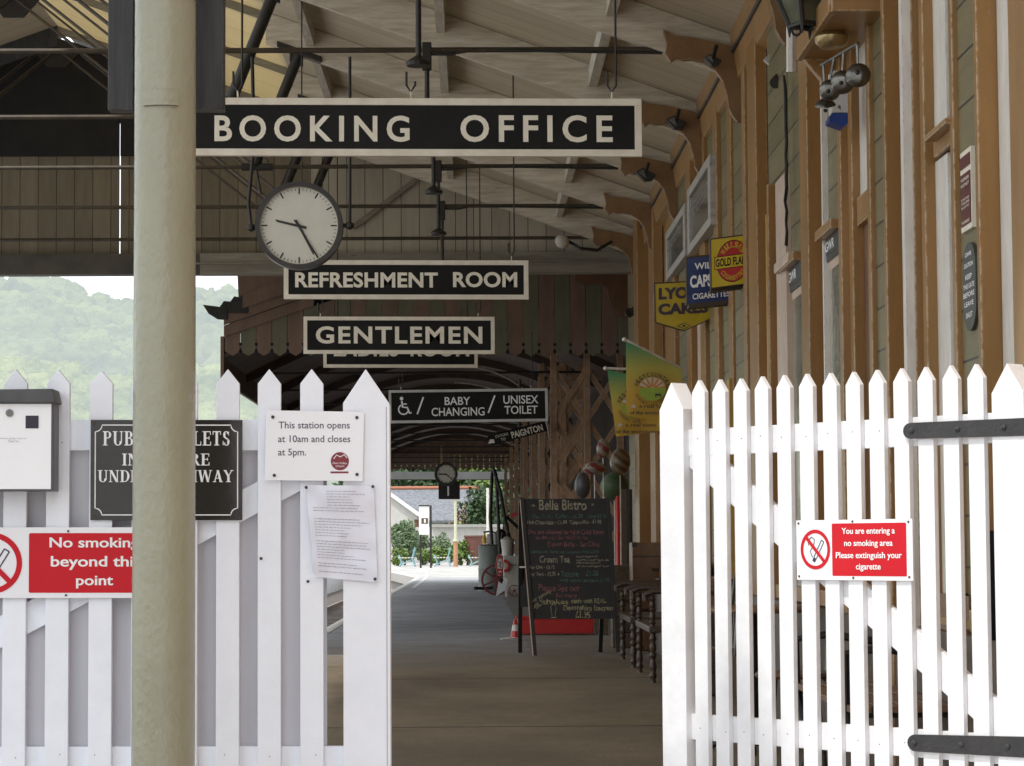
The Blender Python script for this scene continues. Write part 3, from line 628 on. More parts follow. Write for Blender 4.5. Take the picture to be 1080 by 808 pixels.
m.tube([P(272, 236, 17.25), P(265, 240, 17.25), P(262, 215, 17.3), P(268, 150, 17.3), P(266, 60, 17.3)], .013, 8).build('hanging_bracket', iron, t, smooth=True)
m = MB(); 
for q in (P(369, 238, 17.2), P(265, 240, 17.2)): m.lathe(q + Vector((0, 0, -.03)), [(.005, 0), (.03, .015), (.03, .045), (.005, .06)], 12)
m.build('pivot_knob', iron, t, smooth=True)
t2, f, R = clock('small_platform_clock', 'small round clock hanging under the far end of the brown canopy', 62.0, 470.5, 500, 12.3, 2.2, False)
m = MB(f); m.bar(471, 500.5, 463, 500, 1.3, .004, .01); m.build('hour_hand', blk, t2); m = MB(f).bar(469.5, 499.5, 477, 506, 1.0, .011, .015); m.build('minute_hand', blk, t2)
MB(f).box(464.5, 466.5, 470, 489, -.03, 0).build('hanger', lattice_m, t2)
s = thing('platform_number_box', 'small black box sign hanging just below the far round clock', 'sign', P(473, 526, 63)); f = pxf(473, 517, 63)
MB(f).box(462.5, 485, 508, 526.5, -.15, .0).build('box', iron, s); MB(f).box(471.8, 473.6, 513, 523, .001, .006).build('lettering', ltr_white, s); 

# ================================================================== LEFT FENCE
YFN = 6.84; f = pxf(250, 577, YFN)
fence = thing('picket_fence', 'white picket fence with pointed tops and grey backing board left of the gateway', 'fence', P(200, 577, YFN) - Vector((0, 0, H0 - .0)))
def picket(mb, cx, w_, top, sh, c0, c1, bot=960):
    mb.prism([(cx - w_ / 2, bot), (cx - w_ / 2, sh), (cx, top), (cx + w_ / 2, sh), (cx + w_ / 2, bot)], c0, c1)
for i, cx in enumerate([-159, -115, -70.5, -26, 18.5, 63, 108, 152.5, 197, 241, 284.5, 329]):
    jx = random.uniform(-.6, .6)
    m = MB(f); picket(m, cx, 24.2, 391 + random.uniform(-1.2, 1.2), 405.5, .002, .022); m.build('picket', white_fence, fence, bevel=.0015)
m = MB(f); m.box(-190, 362, 443, 475.5, -.026, 0); m.build('rail', white_fence, fence, bevel=.002)
m = MB(f); m.box(-190, 362, 785, 817, -.026, 0); m.build('rail', white_fence, fence, bevel=.002)
m = MB(f); m.box(-190, 343.5, 475, 785, -.040, -.028); m.build('backing_board', panel_grey, fence)
m = MB(f); m.prism([(-15, 692), (-15, 658), (328, 478.5), (343, 476), (343, 504)], -.024, -.001); m.build('brace', white_fence, fence, bevel=.002)
m = MB(f); m.prism([(386 - 24, 960), (386 - 24, 426), (386, 390), (411, 427), (411, 960)], -.055, .028); m.build('gate_post', white_fence, fence, bevel=.002)
m = MB(f); m.box(407.2, 407.8, 430, 960, .0282, .0292); m.build('post_groove', mat('groove_shadow_paint', (.3, .28, .3), rough=.8), fence)
mb = MB(f)
for (x, y) in ((276, 589), (325, 613)): mb.disc(x, y, 1.6, .022, .0245, 10)
mb.build('bolt', iron_s, fence)

m = MB(f); rn = random.Random(5)
for cx in (18.5, 63, 108, 197, 241, 284.5, 329):
    for yy_ in (452, 467, 794): m.disc(cx + rn.uniform(-5, 5), yy_ + rn.uniform(-2, 2), .55, .022, .0232, 8)
m.build('nail_head', rod_m, fence)
# white money box
yb = YFN - .03; f = pxf(30, 470, yb)
t = thing('honesty_box', 'white square metal box with dark lid fixed to the left fence', 'box', P(30, 519, yb))
MB(f).box(-62, 62, 426, 518.5, 0, .085).build('body', mat('box_side_paint', (.10, .10, .12), rough=.4), t, bevel=.003)
MB(f).box(-60, 59.5, 428, 516.5, .0852, .089).build('front_panel', mat('box_white', (.92, .92, .93), (.88, .88, .89), 3, .25), t)
MB(f).prism([(-66, 427), (-64, 414), (62, 412.5), (65, 427)], -.002, .105).build('lid', mat('lid_grey', (.055, .055, .06), (.09, .09, .09), 9, .5), t, bevel=.003)
MB(f).ring(16.5, 437.5, 1.3, 4, .089, .093, 20).disc(16.5, 437.5, .9, .089, .093, 10).build('lock', steel, t, smooth=True)
MB(f).box(33, 46.5, 440.2, 453.5, .089, .0905).build('coin_slot', mat('coin_slot_black', (.02, .012, .03), rough=.4), t, bevel=.0005)
m = MB(f); m.box(-2, 2.2, 440, 453.5, .089, .0905); m.build('label', mat('orange_label', (.6, .25, .12), rough=.5), t)
m = MB(f); text(m, 'Thank You', 15, 26, 468, 465.5, .0895); text(m, 'Please pay here', 2, 34, 464.5, 463, .0895); m.disc(2, 467, 1, .089, .0896, 8); m.build('lettering', mat('grey_print', (.35, .35, .37), rough=.5), t)

# ---- serif lettering for the toilets sign
def serif(mb, s_, a0, a1, b0, b1, c):
    H = b0 - b1; TH, TN, SE = .17, .065, .055
    G = {'P': .62, 'U': .74, 'B': .64, 'L': .60, 'I': .30, 'C': .66, 'T': .64, 'O': .72, 'E': .60, 'S': .50, 'N': .76, 'H': .78, 'R': .70, 'A': .72, 'D': .70, 'W': 1.02, 'Y': .72, 'Q': .72, ' ': .32}
    tot = sum(G[ch] for ch in s_) + .10 * (len(s_) - 1); kx = (a1 - a0) / tot; x = a0; cc = [c]
    def X(u): return x + u * kx
    def Yv(v): return b0 - v * H
    def nxt(): cc[0] += .00012; return cc[0]
    def v(u, y0=0, y1=1, w=TH, s0=1, s1=1):
        mb.box(X(u - w / 2), X(u + w / 2), Yv(y0), Yv(y1), c, nxt())
        for y, on in ((y0, s0), (y1, s1)):
            if on: mb.box(X(u - w / 2 - .09), X(u + w / 2 + .09), Yv(y if y == y0 else y - SE), Yv(y + SE if y == y0 else y), c, nxt())
    def h(u0, u1, y, w=TN): mb.box(X(u0), X(u1), Yv(y - w / 2), Yv(y + w / 2), c, nxt())
    def d(u0, y0, u1, y1, w): mb.prism([(X(u0 - w / 2), Yv(y0)), (X(u0 + w / 2), Yv(y0)), (X(u1 + w / 2), Yv(y1)), (X(u1 - w / 2), Yv(y1))], c, nxt())
    def arc(cx, cy, rx, ry, t0, t1, n=16, wmin=.06, wmax=.17, phase=0):
        for i in range(n):
            ta, tb = t0 + (t1 - t0) * i / n, t0 + (t1 - t0) * (i + 1) / n
            wa = wmin + (wmax - wmin) * abs(math.cos(ta)); wb = wmin + (wmax - wmin) * abs(math.cos(tb))
            mb.prism([(X(cx + rx * math.cos(ta)), Yv(cy + ry * math.sin(ta))), (X(cx + (rx - wa) * math.cos(ta)), Yv(cy + (ry - .065) * math.sin(ta))),
                      (X(cx + (rx - wb) * math.cos(tb)), Yv(cy + (ry - .065) * math.sin(tb))), (X(cx + rx * math.cos(tb)), Yv(cy + ry * math.sin(tb)))], c, c + .0001)
    hp = PI / 2
    for ch in s_:
        w = G[ch]
        if ch == 'P': v(.16); arc(.32, .745, .28, .255, -hp, hp); h(.2, .34, .968); h(.2, .34, .52)
        elif ch == 'B': v(.16); arc(.32, .76, .25, .24, -hp, hp); arc(.34, .265, .29, .265, -hp, hp); h(.2, .36, .968); h(.2, .36, .515); h(.2, .36, .03)
        elif ch == 'R': v(.16); arc(.32, .745, .27, .255, -hp, hp); h(.2, .34, .968); h(.2, .34, .52); d(.62, 0, .38, .5, .17); h(.54, .74, .03)
        elif ch == 'D': v(.16); arc(.28, .5, .42, .5, -hp, hp, 20); h(.2, .3, .968); h(.2, .3, .032)
        elif ch == 'U': v(.16, .3, 1, s0=0); v(.62, .3, 1, w=.07, s0=0); arc(.365, .3, .29, .31, PI, 2 * PI)
        elif ch == 'L': v(.16); h(.2, .56, .03); v(.56, 0, .28, .05, 0, 0)
        elif ch == 'I': v(.15)
        elif ch == 'T': v(.32, s1=0); h(.03, .61, .968); v(.05, .75, 1, .05, 0, 0); v(.59, .75, 1, .05, 0, 0)
        elif ch == 'E': v(.16); h(.2, .56, .968); h(.2, .46, .52); h(.2, .58, .03); v(.55, .75, 1, .05, 0, 0); v(.57, 0, .27, .05, 0, 0); v(.46, .4, .64, .05, 0, 0)
        elif ch == 'O' or ch == 'Q': arc(.36, .5, .35, .52, 0, 2 * PI, 28)
        elif ch == 'C': arc(.36, .5, .35, .52, .7, 2 * PI - .7, 24); v(.6, .68, 1, .05, 0, 0)
        elif ch == 'S':
            arc(.25, .76, .22, .25, .3, PI + .9, 16); arc(.26, .26, .24, .27, -PI + .25, hp - .25, 18); d(.34, .44, .12, .62, .17); v(.44, .70, .98, .04, 0, 0); v(.04, .02, .32, .04, 0, 0)
        elif ch == 'N': v(.12, w=.07); v(.64, w=.07, s0=0); d(.62, 0, .14, 1, .19)
        elif ch == 'H': v(.16); v(.62); h(.2, .6, .5)
        elif ch == 'A': d(.60, 0, .36, 1, .17); d(.12, 0, .36, 1, .07); h(.2, .52, .32); h(.0, .24, .03); h(.48, .74, .03)
        elif ch == 'W': d(.28, 0, .10, 1, .15); d(.28, 0, .50, 1, .06); d(.74, 0, .50, 1, .15); d(.74, 0, .94, 1, .06); h(.0, .22, .97); h(.84, 1.04, .97); h(.40, .6, .97)
        elif ch == 'Y': v(.36, 0, .5, s1=0); d(.36, .48, .10, 1, .16); d(.36, .48, .62, 1, .07); h(.0, .22, .97); h(.52, .74, .97)
        x += (w + .10) * kx
ys = YFN - .028; f = pxf(175, 495, ys)
t = thing('enamel_sign', 'black enamel sign with white serif lettering about public toilets, half hidden by the column', 'sign', P(175, 548, ys))
MB(f).box(96, 255.5, 443, 548.5, 0, .004).build('plate', mat('black_enamel', (.02, .018, .017), (.028, .024, .02), 2, .16, .002, 6), t, bevel=.0008)
m = MB(f); n = 7; x0, x1, y0, y1 = 101, 250.5, 448.5, 543; c = .004
q = [(x0 + n, y0), (x1 - n, y0)]
def corner(cx, cy, a0, a1): return [(cx + n * math.cos(a0 + (a1 - a0) * i / 6), cy + n * math.sin(a0 + (a1 - a0) * i / 6)) for i in range(7)]
loop = corner(x0, y0, PI / 2, 0) + corner(x1, y0, PI, PI / 2) + corner(x1, y1, -PI / 2, -PI) + corner(x0, y1, 0, -PI / 2); loop.append(loop[0])
m.path(loop, 1.1, c, c + .0008); m.build('border_line', ltr_white, t)
m = MB(f)
serif(m, 'PUBLIC TOILETS', 109, 242, 470, 455, .004); serif(m, 'IN SQUARE', 129.5, 221, 491, 478.5, .004); serif(m, 'UNDER ARCHWAY', 104, 246, 508.5, 496, .004)
m.build('lettering', ltr_white, t)
m = MB(f)
for x, y in ((98.5, 445.5), (252.5, 445.5), (99.5, 545), (252.5, 545)): m.disc(x + 1, y + 1, 1.7, .004, .007, 12)
m.build('screw', rod_m, t)

def no_smoking(name, label, f, x0, x1, y0, y1, cx, cy, R, rx0, rx1, ry0, ry1, lines, ryy=1.0, c=.0, fat=.35):
    t = thing(name, label, 'sign', f.pt((x0 + x1) / 2, y1, 0), 'red and white no smoking signs')
    MB(f).box(x0, x1, y0, y1, c, c + .004).build('plate', sign_white, t, bevel=.0006)
    kk = abs(R) * .06
    pan = []
    for (qx, qy, a) in ((rx0, ry0, PI), (rx1, ry0, 1.5 * PI), (rx1, ry1, 0), (rx0, ry1, .5 * PI)):
        sx = 1 if qx == rx0 else -1; sy = 1 if qy == ry0 else -1
        if (ry1 - ry0) * (rx1 - rx0) < 0: pass
        for i in range(5):
            t_ = a + i * PI / 8; pan.append((qx + sx * kk + kk * math.cos(t_), qy + sy * kk + kk * math.sin(t_)))
    MB(f).prism(pan, c + .004, c + .0046).build('red_panel', sign_red, t)
    m = MB(f); m.ring(cx, cy, R * .82, R, c + .0046, c + .0055, 48, ryy); s_ = R * .62
    m.bar(cx - s_, cy - s_ * ryy, cx + s_, cy + s_ * ryy, R * .17, c + .0056, c + .0062); m.build('prohibition_ring', sign_red, t)
    m = MB(f); w = R * .17; g = R * .045
    a = (cx - R * .02, cy + R * .42 * ryy); b = (cx + R * .5, cy - R * .42 * ryy)
    dx, dy = b[0] - a[0], b[1] - a[1]; l = math.hypot(dx, dy); nx, ny = -dy / l * w / 2 * 1.1, dx / l * w / 2 * 1.1
    for s_ in (1, -1): m.bar(a[0] + nx * s_, a[1] + ny * s_, b[0] + nx * s_, b[1] + ny * s_, g, c + .0046, c + .0050)
    m.bar(b[0] + nx, b[1] + ny, b[0] - nx, b[1] - ny, g, c + .0046, c + .0051)
    a2 = (a[0] - dx * .22, a[1] - dy * .22); m.bar(a2[0], a2[1], a[0], a[1], w * 1.15, c + .0046, c + .0051)
    m.path([(cx - R * .45, cy - R * .2 * ryy), (cx - R * .5, cy - R * .45 * ryy), (cx - R * .25, cy - R * .62 * ryy), (cx - R * .05, cy - R * .5 * ryy), (cx - R * .1, cy - R * .25 * ryy), (cx - R * .35, cy + R * .1 * ryy), (cx - R * .2, cy + R * .4 * ryy)], g, c + .0046, c + .005)
    m.build('cigarette_symbol', mat('symbol_navy', (.03, .035, .08), rough=.4), t)
    m = MB(f)
    for (s_, ax0, ax1, bb, bt) in lines: text(m, s_, ax0, ax1, bb, bt, c + .0052, bold=.012, fat=fat)
    m.build('lettering', ltr_white, t)
    return t
f = pxf(65, 594, YFN - .03)
t = no_smoking('no_smoking_sign', 'no smoking beyond this point sign in red and white on the left fence', f, -46, 176, 556.5, 630.5, -8, 594, 32, 31, 170, 562.5, 625,
           [('No smoking', 52.5, 146, 577.5, 567), ('beyond this', 54, 148, 597.5, 586.5), ('point', 80.5, 119, 617, 606.5)])
m = MB(f)
for x, y in ((72, 560.5), (70, 627.5)): m.disc(x, y, 1.2, .0045, .007, 10)
m.build('screw', iron_s, t)
# acrylic notice
f = pxf(332, 470, YFN - .035)
t = thing('opening_hours_notice', 'white notice saying This station opens at 10am and closes at 5pm', 'notice', P(332, 507, YFN - .03))
MB(f).prism([(281, 432.8), (384, 434.5), (382.5, 507.5), (279.5, 506.5)], 0, .004).build('acrylic_plate', mat('acrylic_white', (.86, .86, .89), (.84, .84, .87), 3, .12, coat=1), t, bevel=.0005)
m = MB(f)
for s_, x0, x1, b in (('This station opens', 294, 369, 452), ('at 10am and closes', 293.5, 369.5, 466.5), ('at 5pm.', 293.5, 323, 480.5)): text(m, s_, x0, x1, b, b - 7.2, .0045, bold=.01)
m.build('lettering', mat('dark_grey_print', (.10, .09, .12), rough=.5), t)
m = MB(f); m.disc(358.5, 486.5, 9.6, .004, .0048, 32); m.box(348.5, 367.5, 497.3, 499.2, .004, .0048); m.build('badge', mat('maroon_badge', (.24, .02, .035), rough=.4), t)
m = MB(f); m.path([(352, 484), (355, 480), (359, 482), (363, 479.5), (366, 483)], .9, .005, .0055); text(m, 'Dart Valley', 351, 366, 489.5, 487.5, .0052); text(m, 'STEAM', 354, 363, 492.8, 491, .0052); m.build('badge_lettering', ltr_white, t)
m = MB(f)
for x, y in ((288, 440), (376.5, 440.5), (289.5, 501.5), (376.5, 500.5)): m.disc(x, y, 1.8, .004, .007, 12)
m.build('screw', iron_s, t)
# paper notice: slightly wavy sheet
t = thing('paper_notice', 'crinkled printed paper in a plastic sleeve pinned below the opening hours notice', 'paper', P(360, 614, YFN - .03)); f = pxf(360, 560, YFN - .034)
m = MB(f); NXp, NYp = 10, 16; cn = [(322.5, 512), (394.5, 512.5), (398, 614), (332, 608)]
def bil(u, v):
    xa = cn[0][0] * (1 - u) + cn[1][0] * u; ya = cn[0][1] * (1 - u) + cn[1][1] * u; xb = cn[3][0] * (1 - u) + cn[2][0] * u; yb_ = cn[3][1] * (1 - u) + cn[2][1] * u
    return xa * (1 - v) + xb * v, ya * (1 - v) + yb_ * v
def pz(u, v): return .006 + .006 * noise.noise(Vector((u * 3, v * 4, 2))) + .003 * math.sin(u * 4 + v * 2)
m.add([(*bil(i / NXp, j / NYp), pz(i / NXp, j / NYp)) for j in range(NYp + 1) for i in range(NXp + 1)], [(j * (NXp + 1) + i, j * (NXp + 1) + i + 1, (j + 1) * (NXp + 1) + i + 1, (j + 1) * (NXp + 1) + i) for j in range(NYp) for i in range(NXp)])
m.build('sheet', mat('sleeved_paper', (.74, .75, .83), (.68, .69, .78), 4, .12, .003, 9, coat=1), t, smooth=True)
m = MB(f); random.seed(3)
for k_ in range(30):
    v_ = .06 + k_ * .030
    if random.random() < .2: continue
    u = .08 if k_ > 5 else .3
    end = random.uniform(.5, .93)
    while u < end:
        w_ = random.uniform(.02, .07); pts = [bil(u, v_), bil(min(end, u + w_), v_)]
        if u + w_ < .95:
            h_ = .55; cz = pz(u, v_) + .0012; m.add([(pts[0][0], pts[0][1], cz), (pts[1][0], pts[1][1], cz), (pts[1][0], pts[1][1] + h_, cz), (pts[0][0], pts[0][1] + h_, cz)], [(0, 1, 2, 3)])
        u += w_ + .012
m.build('printing', mat('grey_print2', (.30, .30, .36), rough=.5), t)
m = MB(f)
for x, y in ((323.5, 514.5), (393.5, 513.5), (395.5, 610.5)): m.disc(x, y, 1.7, .012, .016, 12)
m.build('pin', iron_s, t)

# ================================================================== GATE
GO = Vector((.679, 7.85, 0)); GD = Vector((.634, -.773, 0)).normalized(); GN = Vector((-.773, -.634, 0)).normalized()
def gt(px): return ((px - 500) * 7.85 - 2600 * .679) / (2600 * .634 + .773 * (px - 500))
def gxy(px, py):   # pixel -> (t, z) in the gate plane
    r = ray(px, py); n = GN; tt = (GO - CP).dot(n) / r.dot(n); p = CP + r * tt; return ((p - GO).dot(GD), p.z)
gf = Fr(GO - GN * .021, GD, (0, 0, 1), GN)
gate = thing('picket_gate', 'white picket gate swung half open on the right of the gateway', 'gate', GO + GD * 1.2)
def gp(px0, px1, tipy, shy, c0, c1, name='picket', bot=.06):
    a0, _ = gxy(px0, 560); a1, _ = gxy(px1, 560); tz = gxy((px0 + px1) / 2, tipy)[1]; sz = gxy((px0 + px1) / 2, shy)[1]
    MB(gf).prism([(a0, bot), (a1, bot), (a1, sz), ((a0 + a1) / 2, tz), (a0, sz)], c0, c1).build(name, white_gate, gate, bevel=.0015)
for i, cx in enumerate([739, 760.7, 783, 805.7, 829, 852.9, 878, 902.5, 927.3, 953.3, 979, 1005.7, 1032.3]):
    w_ = 13.4 + (cx - 739) * .011; tip = 401 - (cx - 739) * .0597 + random.uniform(-.8, .8)
    gp(cx - w_ / 2 - 1.5, cx + w_ / 2 - 1.5, tip, tip + 13 + (cx - 739) * .006, .001, .019)
gp(697.5, 722.5, 403.5, 432, -.045, .024, 'gate_stile'); gp(1049, 1083, 383, 414, -.045, .024, 'gate_stile')
a0 = gxy(716, 460)[0]; a1 = gxy(1052, 450)[0]
MB(gf).box(a0, a1, H0 + .277, H0 + .362, -.024, 0).build('rail', white_gate, gate, bevel=.002)
MB(gf).box(a0, a1, H0 - .622, H0 - .541, -.024, 0).build('rail', white_gate, gate, bevel=.002)
b = [gxy(722, 470), gxy(722, 493), gxy(1052, 786), gxy(1052, 744), gxy(740, 470)]
MB(gf).prism([b[1], b[2], b[3], b[4], b[0]], -.022, -.001).build('brace', white_gate, gate, bevel=.002)
for (pa, pb, pc, pd) in (((962, 446), (962, 463), (1090, 459.5), (1090, 440.5)), ((967, 774.5), (967, 792.5), (1090, 799.5), (1090, 777))):
    q = [gxy(*pa), gxy(*pb), gxy(*pc), gxy(*pd)]; h2 = (q[0][1] - q[1][1]) / 2; cy = (q[0][1] + q[1][1]) / 2
    arc_ = [(q[0][0] + math.sin(t_) * -h2 * 1.2, cy + math.cos(t_) * h2) for t_ in [PI * i / 8 for i in range(9)]]
    hg = MB(gf).prism(arc_[:-1] + [q[1], q[2], q[3]] if False else arc_ + [q[2], q[3]], .024, .030).build('strap_hinge', iron_s, gate, bevel=.0012)
    m = MB(gf)
    for px in ((963.5, 1012, 1061) if pa[1] < 600 else (966.5, 1016, 1065)): 
        aa, _ = gxy(px, (pa[1] + pb[1]) / 2); fr_ = (aa - q[0][0]) / (q[2][0] - q[0][0]); zc_ = cy + fr_ * ((q[2][1] + q[3][1]) / 2 - cy); m.lathe(gf.pt(aa, zc_, .030), [(.009, 0), (.008, .004), (.003, .007)], 10, GN)
    m.build('bolt', iron_s, hg, smooth=True)
m = MB(gf); rn = random.Random(8)
for cx in (739, 760.7, 783, 805.7, 829, 852.9, 878, 902.5, 927.3, 953.3, 979, 1005.7, 1032.3):
    for zz in (H0 + .325, H0 - .585): m.disc(gt(cx - 2) + rn.uniform(-.012, .012), zz + rn.uniform(-.006, .006), .0016, .019, .0202, 8)
m.build('nail_head', rod_m, gate)
# gate sign, drawn in the gate plane in metres
c0_, c1_ = gxy(841, 549), gxy(963.5, 614)
A0, B0 = gxy(841, 549); A1 = gxy(963.5, 560)[0]; B1 = gxy(841, 611.5)[1]
def ga(px): return gxy(px, 580)[0]
def gb(fr_): return B0 + (B1 - B0) * fr_
gcx, gcy = (ga(846) + ga(877)) / 2, gb(.49); gR = (ga(877) - ga(846)) / 2
hh = B0 - B1
gs_f = Fr(GO - GN * .021, GD, (0, 0, 1), GN)
t = no_smoking('no_smoking_sign', 'sign on the gate reading You are entering a no smoking area', gs_f, A0, A1, B1, B0, gcx, gcy, gR * 1.0, ga(879), ga(957.5), gb(.93), gb(.06),
   [('You are entering a', ga(889.5), ga(945.5), gb(.235), gb(.135)), ('no smoking area', ga(892), ga(943), gb(.435), gb(.335)), ('Please extinguish your', ga(883), ga(952.5), gb(.635), gb(.535)), ('cigarette', ga(904), ga(930), gb(.82), gb(.72))], c=.0225, fat=.0008, ryy=-1.0)
m = MB(gs_f)
for px, fr_ in ((844, .05), (901, .03), (960, .05), (844, .94), (901, .96), (960, .94)): m.disc(ga(px), gb(fr_), .0035, .026, .0285, 10)
m.build('screw', rod_m, t)
#@@PART2
# ================================================================== SECOND CANOPY
YC = 30.0; YC2 = 71.0
can = thing('platform_canopy', 'dark brown platform canopy with a pointed boarded valance beyond the train shed', 'canopy', (-.5, 50, 3.2))
f = pxf(440, 340, YC)
xl = P(236, 350, YC).x; zt = P(236, 350, YC)
pitch_px = 16.6
import itertools
x = 237.0; i = 0
while x < 668:
    x1 = x + pitch_px - .5; colr = valance_g if i % 2 else valance_b
    topb = 250 + 0 * i
    top_l = max(288, 354 - (x - 237) * .33); top_r = max(288, 354 - (x1 - 237) * .33)
    m = MB(f).prism([(x, top_l), (x1, top_r), (x1, 371), ((x + x1) / 2, 376), (x, 371)], -.01, .012); m.build('valance_board', colr, can, bevel=.002)
    x += pitch_px; i += 1
m = MB(f)
x = 237 + pitch_px
while x < 668: m.disc(x - .2, 363.5, 1.7, .012, .016, 10); m.prism([(x - 2.2, 371), (x - .2, 367.5), (x + 1.8, 371), (x - .2, 374)], .0125, .014); x += pitch_px
m.build('valance_notch', mat('notch_dark', (.008, .006, .005), rough=.9), can)
# raking fascia boards of the gable end
MB(f).prism([(236, 356), (236, 344), (331, 311), (331, 323)], .013, .03).build('raking_board', valance_b, can, bevel=.003)
MB(f).prism([(236, 343.5), (236, 330), (331, 290), (331, 310.5)], .012, .045).build('raking_board', valance_b, can, bevel=.003)
MB(f).prism([(252, 331), (250, 288), (345, 288), (345, 300)], -.02, .008).build('end_boarding', valance_b, can)
MB(f).prism([(256, 310), (331, 286), (331, 300), (256, 326)], .05, .06).build('raking_board', valance_b, can)
m = MB(f); m.prism([(214, 322), (226, 323.5), (240, 325), (240, 338), (229, 337), (220, 331.5)], -.03, .06)
m.prism([(232, 324), (236, 318), (243, 318.5), (247, 313), (253, 314), (258, 309), (262, 315), (262, 331), (232, 331)], -.01, .05); m.box(232, 262, 322, 330, -.02, .012); m.build('gutter_end', iron, can, bevel=.003)
mat('deep_brown_rib', (.07, .04, .025), (.04, .025, .016), 6, .7)
# roof soffit: curved profile extruded along Y, with ribs
ex = xl; wx = 1.9
def soff(u): return 3.28 + .95 * math.sin(PI * min(1, u * .92 + .02)) * .9
m = MB(RF); n = 14
for i in range(n):
    u0, u1 = i / n, (i + 1) / n; xa, xb = ex + (wx - ex) * u0, ex + (wx - ex) * u1
    m.hexa([(x, z + dz, -y) for dz in (0, .05) for y in (YC + .02, YC2) for x, z in ((xa, soff(u0)), (xb, soff(u1)))])
m.build('soffit', can_roof, can)
m = MB(RF).hexa([(x, z + dz, -y) for dz in (0, .05) for y in (YC + .03, YC2 + .2) for x, z in ((ex + .02, 3.80), (-.5, 4.9))]).hexa([(x, z + dz, -y) for dz in (0, .05) for y in (YC + .03, YC2 + .2) for x, z in ((-.5, 4.9), (3, 4.2))]); m.build('roof_covering', MATS['slate_roof'], can)
MB().box(ex - .04, ex, YC, YC2, 3.05, 3.6).build('side_fascia', valance_b, can)
for y in [33 + 3.6 * i for i in range(11)]:
    m = MB(RF)
    for i in range(n):
        u0, u1 = i / n, (i + 1) / n; xa, xb = ex + (wx - ex) * u0, ex + (wx - ex) * u1
        m.hexa([(x, z + dz, -q) for dz in (-.12, 0) for q in (y - .03, y + .03) for x, z in ((xa, soff(u0)), (xb, soff(u1)))])
    m.build('rib', MATS['deep_brown_rib'], can)
    MB().tube([(ex, y, 3.35), (1.6, y, 3.35)], .016, 6).build('tie_rod', iron, can)
    c_ = [(1.0 - .0 - 1.1 * math.sin(t), y - .05, 2.3 + 1.15 * (1 - math.cos(t)) + .0) for t in [i * .13 for i in range(12)]]
    if y > 38: continue
    c_ = [(1.0 - 1.3 * (1 - math.cos(t)), y - .05, 2.45 + 1.0 * math.sin(t)) for t in [i * PI / 2 / 10 for i in range(11)]]
    MB().tube(c_, .009, 6).build('curved_bracket', edge_wht, can, smooth=True)
# far end valance with white dots painted for daylight through its holes
f2 = pxf(460, 490, YC2); m = MB(f2); x = 380.0
ww = 6.2
MB(pxf(460, 490, YC2 + .1)).box(370, 600, 380, 480, -.02, .0).build('end_boarding', valance_b, can)
while x < 560:
    m.prism([(x, 478), (x + ww - .3, 478), (x + ww - .3, 493), (x + ww / 2, 496.5), (x, 493)], -.01, .01); x += ww
m.build('end_valance', valance_b, can)
m = MB(f2); x = 386.1
while x < 560: m.disc(x, 491.2, .9, .011, .014, 8); x += ww
m.build('valance_daylight_dot', wall_white, can)
# lattice columns against the wall, receding
def lattice(Y, xa, xb, z0, z1, nb, group_label):
    t = thing('lattice_column', group_label, 'column', ((xa + xb) / 2, Y, 0), 'brown lattice columns under the canopy')
    w = .075
    for i in range(nb + 1):
        x = xa + (xb - xa) * i / nb
        MB().box(x - w / 2, x + w / 2, Y - .04, Y + .04, z0, z1).build('upright', lattice_m, t)
        m = MB(); m.box(x - w / 2 - .012, x - w / 2 - .001, Y - .045, Y - .02, z0 + .2, z1 - .5)
        if i % 2 == 0: m.build('lit_edge', edge_wht, t)  # bright-lit edge of the upright painted as a whitish strip
    st = (xb - xa) / nb; w2 = .07; FL = Fr((0, Y, 0), (1, 0, 0), (0, 0, 1))
    for i in range(nb):
        x = xa + st * i; z = z0; k = 0; h = st * 1.55
        m = MB(FL)
        while z < z1 - h * .5:
            m.bar(x, z, x + st, min(z1, z + h), w2, -.012 + .004, .012)
            m.bar(x + st, z, x, min(z1, z + h), w2, -.03, -.010)
            z += h
        m.build('lacing', lattice_m, t)
    return t
labs = ['nearest and widest brown lattice screen column behind the blackboard', 'second brown lattice column beyond the widest one'] + [n_ + ' brown lattice column counted along the canopy' for n_ in ('third', 'fourth', 'fifth', 'sixth', 'seventh', 'eighth', 'ninth')] + ['farthest brown lattice column before the open platform']
for (Y, xa, xb, nb), lb_ in zip([(31, 1.0, 1.84, 2), (33.5, .92, 1.5, 2), (36, .97, 1.6, 2), (38.5, .93, 1.4, 1), (41, .96, 1.5, 1), (44.5, .92, 1.4, 1), (48, .94, 1.45, 1), (53, .9, 1.4, 1), (59, .88, 1.4, 1), (68, .86, 1.4, 1)], labs):
    lattice(Y, xa, xb, 0, 3.5, nb, lb_)

# backing building wall far along + fancy bracket silhouette
fb = pxf(640, 320, 29.9)
MB(fb).prism([(607, 286), (606, 296), (618, 301), (626, 299), (634, 299), (640, 304), (642, 316), (648, 328), (656, 336), (668, 336), (668, 286)], -.03, .03).build('end_bracket', brown_d, can, bevel=.004)

